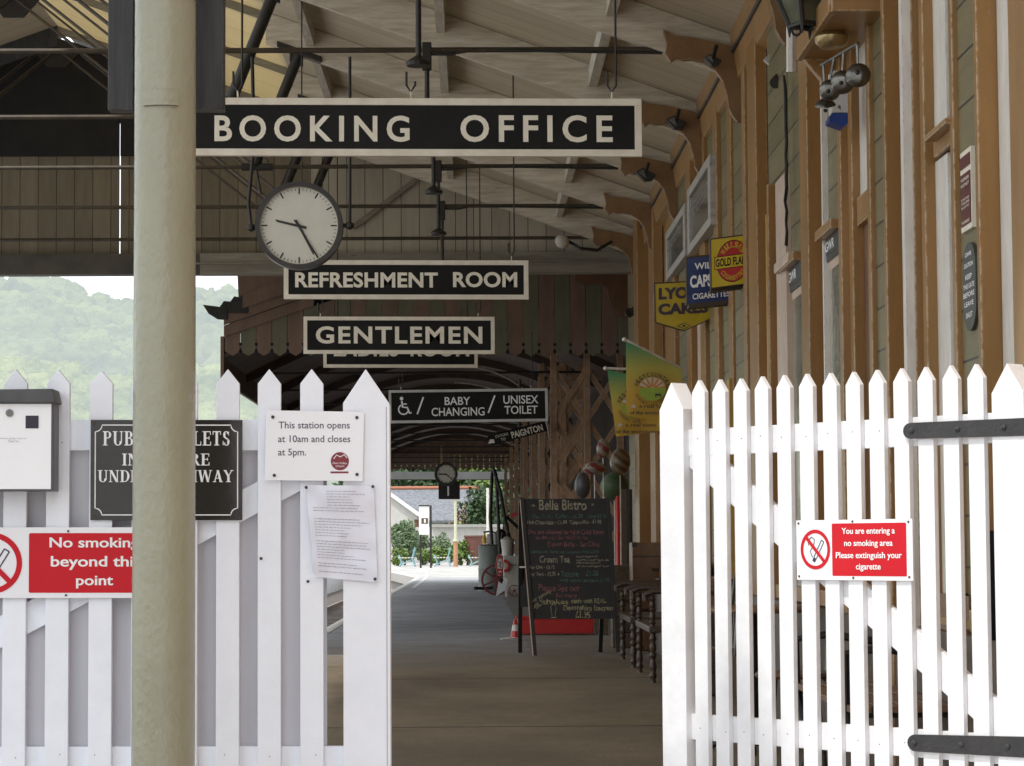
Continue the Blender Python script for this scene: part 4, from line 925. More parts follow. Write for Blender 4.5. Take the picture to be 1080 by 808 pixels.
# ================================================================== STATION BUILDING
bd = thing('station_building', 'long brown and green timber station building down the right side of the platform', 'building', (1.9, 14, 0))
XW = 1.85; BZ = 5.0
class Plan:
    """walks the facade from near to far; each face is one tall mesh strip"""
    def __init__(s, px, p): s.p = p; s.y = s.Y(px, p)
    def Y(s, px, p): return W(px, 300, XW - p).y
    def drop(s, p): s.p = p
LITE = brown_l
def face(px0, px1, p, m_, name='timber_post', z0=0.0, z1=BZ, th=.06):
    """front face between photo columns px0 (near) and px1 (far) standing p proud of the wall"""
    y0 = W(px0, 300, XW - p).y; y1 = W(px1, 300, XW - p).y
    return MB().box(XW - p, XW - p + th, y0, y1, z0, z1), y0, y1
cur = 7.0
# posts: (px near edge of near side, width px near side, px of far end of front face, base depth, material)
def post(px_side0, px_side1, px_front_end, p_base, name='timber_post', m_=brown, z0=0, z1=BZ):
    y0 = W(px_side0, 300, XW - p_base).y
    p = -(P(px_side1, 300, y0).x - XW)
    y1 = W(px_front_end, 300, XW - p).y
    MB().box(XW - p, XW - p_base + .02, y0, y1, z0, z1).build(name, m_, bd, bevel=.004)
    return p, y0, y1
def strip(px0, px1, p, m_, name, z0=0, z1=BZ, over=.12):
    y0 = W(px0, 300, XW - p).y - (0 if 'fillet' in name or name == 'cream_pilaster' else over); y1 = W(px1, 300, XW - p).y
    MB().box(XW - p, XW - p + .05, y0, y1, z0, z1).build(name, m_, bd)
    return y0, y1
# solid back wall
MB().box(XW + .03, XW + .25, 6.9, 29, 0, BZ).build('wall', brown, bd); MB().box(XW + .03, XW + .25, 29.001, 71, 0, 3.9).build('wall', mat('deep_brown_paint', (.035, .02, .013), (.02, .013, .009), 3, .95), bd); MB().box(XW, XW + .25, -9, 6.89, 0, BZ).build('wall', brown, bd)  # last wall: unseen stretch beside the camera, added to darken the column's right side
MB().box(XW + .251, 7, -9, 71, 0, BZ - .02).build('wall_core', brown_d, bd)
MB(RF).hexa([(x, z + dz, -y) for dz in (0, .1) for y in (6.8, 71.2) for x, z in ((1.80, 5.02), (7.4, 7.3))]).build('roof', MATS['slate_roof'], bd)
def Zat(px, py): return W(px, py, XW - .03).z
# clapboard areas (green)
def clad(px0, px1, p=.015, z0=0, z1=BZ, over=.15): return strip(px0, px1, p, green_clad, 'cladding', z0, z1, over)
# near end, beyond right frame edge
post(1100, 1094, 1076, .0); MB().box(XW - .10, XW + .02, W(1075, 300, XW - .1).y - .3, W(1068, 300, XW - .1).y, 0, BZ).build('timber_post', brown_l, bd, bevel=.003)
strip(1068, 1056.5, .02, wall_white, 'window_frame'); 
post(1056, 1034, 1031, .02, m_=brown)
clad(1031, 1014, .03)
post(1014, 1008, 1004.5, .03, m_=brown_l)
def window(px0, px1, p, zs, pane=True, near=.45, m_=wall_white, glass=glass_dk, over=.1):
    """zs: list of (z0,z1) lights"""
    for (z0, z1) in zs:
        y0 = W(px0, 300, XW - p).y - over; y1 = W(px1, 300, XW - p).y
        if pane:
            fr_ = MB().box(XW - p, XW - p + .05, y0 + (y1 - y0) * near, y1, z0, z1); o = fr_.build('window', m_, bd, bevel=.003)
            MB().box(XW - p + .015, XW - p + .03, y0, y0 + (y1 - y0) * near - .001, z0, z1).build('pane', glass, o)
        else: MB().box(XW - p, XW - p + .05, y0, y1, z0, z1).build('window', m_, bd, bevel=.003)
# window bay A
window(1003.5, 988, .012, [(Zat(995, 126), BZ - .3), (0.5, Zat(995, 160))], near=.35)
strip(1004, 987, .03, brown, 'transom', Zat(995, 158), Zat(995, 127)); 
MB().box(XW - .075, XW, W(1004, 300, XW).y - .3, W(984, 300, XW - .05).y, Zat(990, 147), Zat(990, 141)).build('transom_moulding', brown_l, bd, bevel=.003)
post(988.5, 977, 973, .012); post(973, 965, 961, .05, m_=brown_l); post(961, 957, 955.5, .07)
strip(955.5, 952.3, .115, wall_white, 'white_fillet')
post(952.5, 935.5, 933, .04, m_=brown)
clad(933, 924.5, .03)
post(924.5, 919, 916, .03, m_=brown_l)
window(916, 908, .01, [(Zat(912, 201), BZ)], near=.2); strip(916, 908, .0, brown_d, 'recessed_panel', 0, Zat(912, 232)); strip(917, 905, .03, brown_l, 'transom', Zat(912, 232), Zat(912, 202))
post(908.5, 900, 896, .012); post(896, 888, 885, .05, m_=brown_l)
# small framed windows with black name panels
def small_window(px0, px1, pyt, pyb, p=.02):
    zt = Zat((px0 + px1) / 2, pyt); zb_ = Zat((px0 + px1) / 2, pyb); y0 = W(px0, 300, XW - p).y - .15; y1 = W(px1, 300, XW - p).y
    zsh = zb_ - (zt - zb_) * .35
    o = MB().box(XW - p, XW + .0, y0, y1, .4, zsh).build('window', wall_cream, bd)
    MB().box(XW - p - .004, XW - p - .001, y0 + .02, y0 + (y1 - y0) * .85, .45, zsh - .05).build('pane', glass_g, o)
    MB().box(XW - p - .01, XW, y0, y1, zsh, zb_).build('recessed_panel', iron_s, bd)
    MB().box(XW - p - .012, XW, y0, y1, zb_, zt).build('name_panel', dark_board, bd)
    fr_ = Fr((XW - p - .0125, y1, 0), (0, -1, 0), (0, 0, 1)); m = MB(fr_); L_ = y1 - y0
    text(m, 'GWR', L_ * .06, L_ * .62, zb_ + (zt - zb_) * .22, zt - (zt - zb_) * .2, .001, bold=.02); m.build('lettering', ltr_white, bd)
    MB().box(XW - p - .06, XW, y0, y1 + .03, zt, zt + .05).build('window_hood', brown_l, bd, bevel=.004)
    return zt
glass_g = mat('rippled_window_glass', (.42, .42, .32), (.07, .08, .05), 9, .08, .01, 5, stretch=(1, 2, 3), coat=1)
zt = small_window(884.5, 873, 247, 265); clad(885, 873, .015, zt + .05, Zat(878, 90)); strip(885, 873, .02, brown, 'lintel', Zat(878, 90), BZ)
post(873, 870, 869, .02, m_=brown_l); strip(869, 867.7, .045, wall_white, 'white_fillet', 0, BZ)
post(868, 853, 845, .0, m_=brown)
zt = small_window(844, 833.5, 280, 298); clad(845, 830, .02, zt + .05, BZ)
# drain cable beside it
post(833.5, 830, 829, .0, m_=brown_l, z1=zt + .1)
strip(829.5, 819, .05, wall_cream, 'cream_pilaster', 0, Zat(824, 190)); MB().box(XW - .085, XW, W(829, 300, XW - .08).y - .12, W(817, 300, XW - .08).y, Zat(824, 291), Zat(824, 280)).build('pilaster_capital', wall_cream, bd, bevel=.012)
clad(829, 812, .025, Zat(820, 188), BZ)
post(819, 811, 809.5, .02, z1=Zat(815, 195)); strip(809.5, 808, .05, ochre, 'ochre_fillet', .0, Zat(808, 230))
post(808, 799, 790, .0, m_=brown)
clad(790, 757, .02); post(790, 787, 784, .02, m_=brown_l)

# farther bays 784..660
post(778, 772, 768, .0); strip(768, 765, .06, ochre, 'ochre_fillet', 0, 2.2); post(765, 757, 753, .0, m_=brown_l)
clad(757, 748, .03); post(750, 743, 738, .0); strip(738, 735, .05, wall_cream, 'window_frame', .3, 2.9); post(735, 728, 724, .0, m_=brown_l)
clad(724, 716, .03); post(718, 711, 706, .0); window(704, 694, .03, [(.3, 2.1)], near=.1); post(697, 689, 684, .0, m_=brown_l)
post(684, 672, 668, .0, m_=brown); clad(668, 662, .02)
# eaves cornice with slotted boxes between brackets
MB(RF).prism([(XW - .045, 4.22), (XW + .03, 4.18), (XW + .03, 4.6), (XW - .10, 4.6)], -27.3, -7.0).build('cornice', brown_l, bd, bevel=.004)
m = MB(RF).prism([(XW - .085, 4.38), (XW - .05, 4.38), (XW - .05, 4.40), (XW - .09, 4.40)], -27.2, -7.1); m.build('cornice_groove', iron_s, bd)
# plinth rail + low panelling seen between gate pickets
MB().box(XW - .05, XW, 7.2, 28, .72, .80).build('dado_rail', brown_l, bd, bevel=.005)
MB().box(XW - .10, XW + .02, 7.2, 27.5, 0, .715).build('plinth_panel', mat('scuffed_plinth', (.10, .065, .038), (.05, .034, .022), 4, .5, .002, 30, spots=(6, (.20, .17, .13), .66)), bd)
# door hood with soffit
yh0, yh1 = 10.75, 11.85; xh = P(881, 12, yh0).x; zh = P(881, 12, yh0).z
hd = MB().box(xh, XW, yh0, yh1, zh, zh + .05); hd.build('door_hood', brown, bd, bevel=.006)
MB().box(xh - .02, XW, yh0 - .03, yh0, zh - .005, zh + .10).box(xh - .03, xh - .001, yh0, yh1, zh - .005, zh + .10).build('hood_edge', brown_l, bd, bevel=.005)
MB(RF).prism([(XW, zh - .30), (XW - .24, zh - .001), (XW, zh - .001)], -yh1 - .02, -yh1 + .03).build('hood_bracket', brown, bd)
c = P(877, 44, (zh - .06 - H0) * F / 530)
lt = thing('soffit_lamp', 'small round brass and glass lamp under the brown door hood', 'lamp', c)
MB().lathe(c, [(.01, -.035), (.05, -.03), (.075, -.005), (.08, .02), (.06, .05)], 20).build('shade', mat('aged_brass', (.45, .35, .18), rough=.3, metal=.8), lt, smooth=True)
MB().tube([c + Vector((0, 0, .04)), Vector((c.x, c.y, zh))], .02, 8).build('stem', iron, lt)
# black pipe and cable down wall
MB().tube([W(835, -10, XW - .09), W(835, 76, XW - .09)], .03, 8).build('downpipe', wall_white, bd, smooth=True)
pp = [W(829 + random.uniform(-1.2, 1.2), y, XW - .07) for y in range(78, 262, 12)]
yy0 = W(829, 200, XW - .07).y; pp = [Vector((XW - .07, yy0 + random.uniform(-.03, .03), p.z)) for p in pp]
pp = [p + Vector((0, random.uniform(-.03, .03), 0)) for p in pp]; MB().tube(pp, .008, 6).tube([p + Vector((.01, random.uniform(.02, .06), 0)) for p in pp], .006, 6).build('cable', iron, bd, smooth=True)

# --- wall signs on facade
def wall_fr(pxl, pxr, p):    # frame on the wall: a runs toward the camera (left to right in the photo)
    y0 = W(pxl, 300, XW - p).y; y1 = W(pxr, 300, XW - p).y
    return Fr((XW - p, y0, 0), (0, -1, 0), (0, 0, 1)), y0 - y1
fr_, L_ = wall_fr(1015, 1026.5, .045)
zt = W(1021, 157, XW - .04).z; zb_ = W(1021, 243, XW - .04).z
t = thing('maroon_wall_sign', 'narrow maroon sign with cream text high on the green boards by the right edge', 'sign', fr_.pt(L_ / 2, zb_))
maroon = mat('maroon_enamel', (.13, .025, .028), rough=.3)
MB(fr_).box(0, L_, zb_, zt, -.02, 0).build('plate', sign_cream, t)
MB(fr_).box(L_ * .06, L_ * .94, zb_ + .02, zt - .085, 0.001, .003).box(L_ * .06, L_ * .94, zt - .065, zt - .02, 0.001, .003).build('maroon_panel', maroon, t)
m = MB(fr_); H_ = zt - zb_
for i, (s_, q0, q1) in enumerate((('PASSENGERS', .62, .66), ('MUST NOT', .55, .59), ('CROSS', .38, .405), ('THE LINE', .33, .36), ('EXCEPT BY', .28, .305), ('THE BRIDGE', .09, .125))): text(m, s_, L_ * .14, L_ * .86, zb_ + H_ * q0, zb_ + H_ * q1, .004, bold=.01)
m.build('lettering', cream_l, t)
fr_, L_ = wall_fr(1015.5, 1029, .045); zt = W(1022, 256, XW - .04).z; zb_ = W(1022, 350, XW - .04).z; zc_ = (zt + zb_) / 2
t = thing('cast_iron_plate', 'dark grey cast plate with rounded ends and raised white text on the green boards', 'sign', fr_.pt(L_ / 2, zb_))
def capsule(w_, h_, n=10): 
    r_ = w_ / 2; return [(L_ / 2 + r_ * math.cos(a), zc_ + h_ / 2 - r_ * .8 + r_ * .8 * math.sin(a)) for a in [PI * i / n for i in range(n + 1)]] + [(L_ / 2 + r_ * math.cos(a), zc_ - h_ / 2 + r_ * .8 + r_ * .8 * math.sin(a)) for a in [PI + PI * i / n for i in range(n + 1)]]
MB(fr_).prism(capsule(L_, zt - zb_), -.02, 0).build('plate', mat('cast_grey', (.06, .065, .055), rough=.5), t)
m = MB(fr_); H_ = zt - zb_
for s_, q0, q1, w_ in (('GWR', .84, .89, .5), ('CAUTION', .72, .77, .7), ('KEEP', .585, .64, .5), ('THIS GATE', .48, .535, .85), ('BEFORE', .385, .44, .85), ('LEAVE', .28, .335, .7), ('SHUT', .15, .21, .5)): text(m, s_, L_ * (.5 - w_ / 2), L_ * (.5 + w_ / 2), zb_ + H_ * q0, zb_ + H_ * q1, .002, bold=.02)
m.build('lettering', ltr_white, t)
# framed boards high on wall
for nm, pl, pr, pt, pb, lab in (('framed_board', 704.5, 725, 246, 297, 'white framed glazed notice board high on the wall above the LYONS sign'), ('framed_board', 728, 752.5, 200, 269, 'nearer white framed glazed notice board tilted high on the wall above the blue sign')):
    fr_, L_ = wall_fr(pl, pr, .08); zt = W(pl, pt, XW - .08).z; zb_ = W(pl, pb, XW - .08).z
    t = thing(nm, lab, 'notice board', fr_.pt(L_ / 2, zb_), 'white framed boards high on the station wall')
    b_ = .10
    MB(fr_).box(0, L_, zb_, zb_ + .07, -.05, .02).box(0, L_, zt - .07, zt, -.05, .02).box(0, b_ * 1.6, zb_ + .07, zt - .07, -.05, .02).box(L_ - b_ * 1.6, L_, zb_ + .07, zt - .07, -.05, .02).build('frame', mat('grey_white_frame', (.42, .40, .36), (.3, .28, .25), 20, .5), t, bevel=.006)
    MB(fr_).box(b_, L_ - b_, zb_ + .06, zt - .06, -.04, 0.0).build('board', mat('grey_board', (.12, .12, .115), (.05, .05, .048), 5, .15, coat=.6), t)
    m = MB(fr_); text(m, 'REFRESHMENTS', b_ * 3, L_ - b_ * 3, zb_ + .27, zb_ + .38, .002); m.build('lettering', mat('faded_lettering', (.3, .29, .26), rough=.5), t)
# projecting enamel signs
def proj(name, label, Y, quad_top, a0, b0, a1, b1, tl, poly=None, m_=yellow, dep=.06):
    f = pxf(a0, b0, Y); ang = math.radians(tl); f.u = Matrix.Rotation(ang, 3, 'Y') @ f.u
    t = thing(name, label, 'enamel sign', P((a0 + a1) / 2, b1, Y), 'projecting enamel advertising signs')
    poly = poly or [(a0, b0), (a1, b0), (a1, b1), (a0, b1)]
    MB(f).prism(poly, -dep, 0).build('plate', m_, t); return t, f
edge_dk = mat('sign_edge_rust', (.06, .04, .025), rough=.6)
t, f = proj('enamel_sign', 'square yellow and red enamel sign reading WILLS\'S GOLD FLAKE CIGARETTES', 16.6, 0, 750, 253, 790, 304, -7.5)
MB(f).box(749.3, 790.5, 251.6, 252.9, -.09, .002).box(749.3, 790.5, 304.1, 305, -.09, .002).box(749.2, 749.95, 253, 304, -.09, .002).box(750, 792, 305, 307.5, -.20, -.065).build('rim', edge_dk, t)
m = MB(f); m.disc(773, 278.5, 17.3, .001, .003, 48, ry=1.27); m.build('red_disc', red_e, t)
m = MB(f); m.ring(773, 278.5, 17.0, 17.6, .0008, .0035, 48, ry=1.27); m.box(753, 790, 272, 285.6, .004, .0045); m.build('black_outline', black_p, t)
m = MB(f); m.box(753.6, 789.8, 272.7, 285, .0046, .0055); m.build('banner', yellow, t)
m = MB(f); text(m, 'GOLD FLAKE', 754.5, 789.5, 283, 274.6, .006, bold=.03); m.build('lettering', black_p, t)
def arc_text(mb, s_, cx, cy, rx, ry, a0, a1, h, w, c, inward=False):
    n = len(s_)
    for i, ch in enumerate(s_):
        if ch == ' ': continue
        a = a0 + (a1 - a0) * (i / (n - 1) if n > 1 else 0); vs, fs = text2d(ch, .02, 0)
        x0 = min(v[0] for v in vs); x1 = max(v[0] for v in vs); y0 = min(v[1] for v in vs); y1 = max(v[1] for v in vs); hh_ = h * (1 if y1 > .5 else .4)
        ww_ = w if (x1 - x0) > .3 else w * .35
        px, py = cx + rx * math.sin(a), cy - ry * math.cos(a); th = a if not inward else a + PI
        pts = []
        for v in vs:
            u = (v[0] - (x0 + x1) / 2) / (x1 - x0) * ww_; q = (v[1] - y0) / (y1 - y0) * hh_ - h / 2
            pts.append((px + u * math.cos(th) + q * math.sin(th), py + u * math.sin(th) - q * math.cos(th), c))
        mb.add(pts, fs)
m = MB(f); arc_text(m, "WILLS'S", 773, 277, 12.8, 16, -.95, .95, 6, 4.5, .0042); arc_text(m, 'CIGARETTES', 773, 280, 13.2, 16.6, PI + .95, PI - .95, 4.6, 2.9, .0042, True); m.build('lettering', yellow, t)
t, f = proj('enamel_sign', 'dark blue enamel cigarettes sign partly hidden behind the yellow GOLD FLAKE sign', 17.6, 0, 724.5, 272.5, 772, 321, -5.5, m_=blue)
MB(f).box(723.8, 772, 270.8, 272.4, -.09, .002).box(723.8, 724.4, 272.5, 321, -.09, .002).box(726, 773, 321.1, 325.5, -.16, .001).build('rim', edge_dk, t)
m = MB(f); text(m, "WILLS'S", 732.5, 766, 285.5, 278.5, .002, bold=.02); text(m, 'CAPSTAN', 727.5, 771, 304.5, 291.5, .002, bold=.04); text(m, 'CIGARETTES', 730, 769.5, 317, 311, .002, bold=.02); m.build('lettering', ltr_white, t)
t, f = proj('enamel_sign', 'shield shaped yellow enamel sign reading LYONS CAKES', 19.0, 0, 691, 299.5, 750, 338, -3, poly=[(691, 299.5), (750, 299.5), (750.5, 338.5), (721, 350), (691.5, 340)], m_=yellow_d, dep=.03)
q_ = [(690.3, 298.7), (750.7, 298.7), (751.2, 339), (721, 350.9), (690.8, 340.6), (690.3, 298.7)]
MB(f).path(q_, 1.0, -.034, .003).build('rim', edge_dk, t)
m = MB(f); text(m, 'LYONS', 694.5, 747, 316.6, 304.2, .002, bold=.055); text(m, 'CAKES', 694, 747, 333, 321, .002, bold=.055); m.path([(714, 345.5), (721, 342.6), (728, 345.5), (721, 348.6), (714, 345.5)], .8, .001, .003); m.disc(721, 345.6, 1.8, .001, .003, 10, ry=.6); m.build('lettering', mat('navy_lettering', (.05, .03, .05), rough=.4), t)
# white and blue projecting sign behind bells
f = pxf(886, 100, 11.4); t = thing('blue_white_sign', 'narrow white sign with a blue foot projecting from the wall behind the bells', 'sign', P(886, 134, 11.4))
MB(f).box(877.5, 894, 74, 119, -.12, 0).build('white_panel', mat('white_plastic', (.62, .6, .57), rough=.3), t)
MB(f).prism([(877.5, 120), (894, 120), (894, 131), (889, 134.5), (874, 129), (874, 124)], -.12, .001).build('blue_panel', mat('blue_plastic', (.02, .06, .28), rough=.3), t)
m = MB(f); text(m, '4', 883, 886.5, 116, 111, .002); m.build('lettering', blk, t)
# bells on their bar
t = thing('bell_rack', 'four dull steel dome bells hanging from a thin bar under the door hood', 'bells', P(886, 85, 11.6))
pA, pB = P(866, 69, 11.25), P(905, 45.5, 10.7)
MB().tube([pA, pB], .008, 8).build('bar', steel, t, smooth=True)
for fr2, cx, cy, r, ax in ((.97, 905, 79, 13.6, (-.25, -1, .15)), (.62, 888.3, 87, 12.8, (-.3, -1, -.25)), (.36, 874.8, 95.5, 11.6, (-.35, -1, -.3)), (.06, 870.3, 110, 11.5, (-.1, -.45, 1.0))):
    q = pA.lerp(pB, fr2); Y = q.y; k = S(Y); c = P(cx, cy, Y); R = r * k; ax = -Vector(ax).normalized() if cy < 105 else Vector(ax).normalized()
    prof = [(R * .12, -R * .52), (R * .5, -R * .5), (R * .82, -R * .3), (R * .98, 0), (R, .006), (R * .94, .006), (R * .75, -R * .24), (R * .3, -R * .40), (.001, -R * .42)]
    if cy > 105: prof = [(.004, R * .5), (R * .55, R * .42), (R * .9, R * .1), (R, -.1 * R), (R * .93, -.1 * R), (R * .6, R * .2), (.001, R * .3)]
    b_ = MB().lathe(c, prof, 32, ax); o = b_.build('bell', steel, t, smooth=True)
    MB().tube([q, Vector((c.x, Y, c.z + R * .6))], .006, 6).build('suspension_rod', steel, o)
    MB().lathe(c - ax * R * .52, [(.001, .004), (.010, 0), (.010, -.008), (.001, -.014)], 10, ax).build('bell_boss', iron, o, smooth=True)
# CCTV camera and junction box
c = P(820, 84, 14.6); t = thing('security_camera', 'small black security camera on the green boards beside the white downpipe', 'camera', c)
MB().tube([c + Vector((-.02, -.05, -.03)), c + Vector((.03, .06, .03))], .035, 12).build('camera_body', iron, t, smooth=True)
MB().tube([c + Vector((.03, .03, .02)), P(827, 70, 15.2), Vector((XW, 15.2, P(827, 70, 15.2).z))], .012, 6).build('mounting_arm', wall_white, t)
c = P(815, 65, 15.0); t = thing('junction_box', 'small white junction box tilted on the wall above the black camera', 'box', c)
f = pxf(815, 65, 15.0); MB(f).prism([(805, 63), (813, 56), (823, 64), (815, 73)], -.03, .02).build('box', mat('pale_plastic', (.5, .47, .42), rough=.4), t, bevel=.003)
MB().tube([c, Vector((XW, 15.0, c.z))], .01, 6).build('cable', wall_white, t)
# speakers / floodlights near brackets
for (px, py, Y, lab) in ((713, 128, 19.1, 'black floodlight tucked under the second wall bracket'), (752, 62, 16.4, 'black floodlight tucked under the nearest wall bracket'), (681, 183, 21.6, 'black floodlight under the third wall bracket')):
    c = P(px, py, Y); f = pxf(px, py, Y); t = thing('floodlight', lab, 'floodlight', c, 'floodlights on the wall brackets'); q = .7 if Y > 18 else .6
    MB(f).prism([(px - 15 * q, py - 3 * q), (px - 4 * q, py - 9 * q), (px + 16 * q, py + 2 * q), (px + 10 * q, py + 10 * q), (px - 2 * q, py + 11 * q)], -.1, .0).build('housing', iron, t, bevel=.005)
    MB(f).prism([(px - 12 * q, py - 2 * q), (px - 3 * q, py - 6 * q), (px + 1 * q, py + 8 * q)], .001, .004).build('lens', mat('lamp_lens', (.25, .25, .24), rough=.1, metal=.5), t)
    MB().tube([c, c + Vector((.03, .05, .10))], .014, 6).build('mounting_arm', iron, t)
f = pxf(668, 328, 27.5); t = thing('loudspeaker', 'small round black horn loudspeaker on the wall left of the LYONS sign', 'loudspeaker', P(665, 333, 27.5))
MB(f).ring(664, 330, 2.2, 4.9, -.05, .03, 24).disc(664, 330, 2.2, -.06, .0, 16).build('horn', iron, t, smooth=True); MB(f).box(667, 676, 323, 332, -.12, -.05).build('bracket', iron, t)
# lantern
Yl = 11.2; t = thing('hanging_lantern', 'black four sided glass lantern at the top of the wall', 'lantern', P(851, 28, Yl)); k = S(Yl)
c = P(850, 27, Yl); h_ = 36 * k; wb, wt = 15 * k, 27 * k
rot = math.radians(25)
def lc(w_, i): a = rot + PI / 4 + i * PI / 2; return Vector((math.cos(a) * w_ * 1.2, math.sin(a) * w_ * 1.2, 0))
m = MB()
for i in range(4): m.tube([c + lc(wb, i), c + lc(wt, i) + Vector((0, 0, h_))], .012, 6); m.tube([c + lc(wb, i), c + lc(wb, i + 1)], .012, 6); m.tube([c + lc(wt, i) + Vector((0, 0, h_)), c + lc(wt, i + 1) + Vector((0, 0, h_))], .014, 6); m.tube([c + lc(wb, i) + Vector((0, 0, .0)), c + lc(wb, i) + Vector((0, 0, -.05))], [.012, .003], 6)
m.build('frame', iron, t)
m = MB()
for i in range(4):
    a = [c + lc(wb, i) * .96, c + lc(wb, i + 1) * .96, c + lc(wt, i + 1) * .96 + Vector((0, 0, h_)), c + lc(wt, i) * .96 + Vector((0, 0, h_))]; o = len(m.v); m.v += a; m.q.append((o, o + 1, o + 2, o + 3))
m.build('glass', mat('smoky_lantern_glass', (.10, .10, .06), (.05, .05, .03), 5, .1, coat=1), t)
m = MB(); q = [c + lc(wt * 1.1, i) + Vector((0, 0, h_ + .01)) for i in range(4)] + [c + Vector((0, 0, h_ + .22))]; m.v += q; m.q += [(0, 1, 4), (1, 2, 4), (2, 3, 4), (3, 0, 4), (3, 2, 1, 0)]; m.build('hood', iron, t)
MB(Fr(P(840, 33, Yl), (1, 0, 0), (0, 0, 1))).ring(0, 0, .014, .024, -.005, .005, 16).build('ring', iron, t)
MB().tube([c + Vector((0, 0, h_ + .2)), c + Vector((0, 0, h_ + .45)), Vector((XW, Yl, c.z + h_ + .45))], .016, 8).build('wall_bracket', iron, t)
# white switch box above hood
f = pxf(935, 5, 11.0); t = thing('junction_box', 'white box standing on top of the brown door hood', 'box', P(935, 12, 11.0)); MB(f).box(924, 944, -14, 10, -.1, 0).build('box', wall_cream, t, bevel=.003)

# ================================================================== FLAGS
def flag(label, Y, TL, TR, BR, BL, first, pole0, pole1, part_hidden=False):
    f = pxf(TL[0], TL[1], Y); t = thing('hanging_flag', label, 'flag', P(BL[0], BL[1], Y), 'green and yellow ice cream flags')
    def bl(u, v):
        xa = TL[0] + (TR[0] - TL[0]) * u; ya = TL[1] + (TR[1] - TL[1]) * u; xb = BL[0] + (BR[0] - BL[0]) * u; yb_ = BL[1] + (BR[1] - BL[1]) * u
        return xa + (xb - xa) * v, ya + (yb_ - ya) * v
    def wz(u, v): return .018 * math.sin(u * 5 + v * 1.5) * (.3 + v)
    n = 14; m = MB(f); m.add([(*bl(i / n, j / n), wz(i / n, j / n)) for j in range(n + 1) for i in range(n + 1)], [(j * (n + 1) + i, j * (n + 1) + i + 1, (j + 1) * (n + 1) + i + 1, (j + 1) * (n + 1) + i) for j in range(n) for i in range(n)])
    mm, tt, b = nt('flag_cloth'); N = tt.nodes; Lk = tt.links; tc = N.new('ShaderNodeTexCoord'); sp = N.new('ShaderNodeSeparateXYZ'); Lk.new(tc.outputs['Object'], sp.inputs[0])
    mr = N.new('ShaderNodeMapRange'); Lk.new(sp.outputs['Z'], mr.inputs['Value']); z1_ = P(TL[0], TL[1], Y).z - P(BL[0], BL[1], Y).z; mr.inputs['From Min'].default_value = 0; mr.inputs['From Max'].default_value = z1_
    r = N.new('ShaderNodeValToRGB'); e = r.color_ramp.elements; e[0].position = .30; e[0].color = (.52, .33, .05, 1); e[1].position = .95; e[1].color = (.06, .23, .10, 1); q = e.new(.62); q.color = (.40, .36, .07, 1)
    Lk.new(mr.outputs[0], r.inputs[0]); Lk.new(r.outputs[0], b.inputs['Base Color']); b.inputs['Roughness'].default_value = .8
    m.build('cloth', mm, t, smooth=True)
    W_ = 58.0
    def q(x, y): return bl(x / W_, y / 78.0)
    navy = mat('flag_print', (.06, .05, .035), rough=.7); wh = mat('flag_white', (.55, .5, .4), rough=.7); lg = mat('flag_lime', (.30, .42, .05), rough=.7)
    cx, cy = q(27, 41)
    m = MB(f); m.disc(cx, cy, 14.5, .03, .031, 28, ry=.86); m.build('emblem_disc', wh, t)
    m = MB(f)
    for i in range(7): a = PI + PI * (i + .5) / 7; m.bar(cx + 3 * math.cos(a), cy + 3 * math.sin(a) * .86, cx + 14 * math.cos(a), cy + 14 * math.sin(a) * .86, 1.8, .0315, .0322)
    m.build('sun_rays', mat('flag_orange', (.55, .22, .03), rough=.7), t)
    m = MB(f); m.prism([(cx + 14.5 * math.cos(a), cy + .86 * 14.5 * math.sin(a)) for a in [PI * i / 16 * .999 for i in range(17)]][::-1], .0325, .033)
    m.box(cx - 14.4, cx + 14.4, cy - 1.5, cy + 3, .0331, .0334); m.build('emblem_field', lg, t)
    m = MB(f); m.prism([(cx + 2, cy + 5), (cx + 4, cy + 4.5), (cx + 9, cy + 5), (cx + 9, cy + 9), (cx + 8, cy + 9), (cx + 8, cy + 7), (cx + 4, cy + 7), (cx + 4, cy + 9), (cx + 3, cy + 9), (cx + 3, cy + 6.5)], .0335, .034)
    arc_text(m, 'WESTCOUNTRY', cx, cy, 18, 15.6, -1.25, 1.25, 4.4, 3.1, .0342); arc_text(m, 'LUXURY ICE CREAM', cx, cy + 1, 17.4, 15.4, PI + 1.2, PI - 1.2, 3.0, 2.0, .0342, True)
    x0, y0 = q(13, 66); text(m, 'a real taste', x0, x0 + 32, y0 + 1, y0 - 2.6, .035, fat=.25); text(m, 'of the westcountry', x0 - 10, x0 + 36, y0 + 8, y0 + 4.2, .035, fat=.25)
    m.build('lettering', navy, t)
    m = MB(f)
    for dx in (-6,): m.disc(x0 + dx, y0 - .5, 2.6, .034, .035, 10, ry=.8); m.disc(x0 + 37, y0 - 1, 2.6, .034, .035, 10, ry=.8)
    m.build('cow_head_print', wh, t)
    m = MB().tube([P(pole0[0], pole0[1], Y), P(pole1[0], pole1[1], Y + .1)], .012, 8); m.build('pole', wall_white, t, smooth=True)
    MB().lathe(P(pole0[0], pole0[1], Y), [(.002, -.02), (.02, -.01), (.02, .01), (.002, .02)], 12).build('pole_finial', wall_white, t, smooth=True)
flag('nearer green and yellow ice cream flag hanging from a sloping pole on the wall', 20.8, (660, 360), (719, 390), (719, 452), (660, 438), True, (658.5, 358), (731, 395))
flag('farther green and yellow ice cream flag, half hidden behind the nearer one', 22.6, (640.5, 390), (697, 402), (698.5, 455), (649, 461), False, (638.5, 388.5), (720, 391))
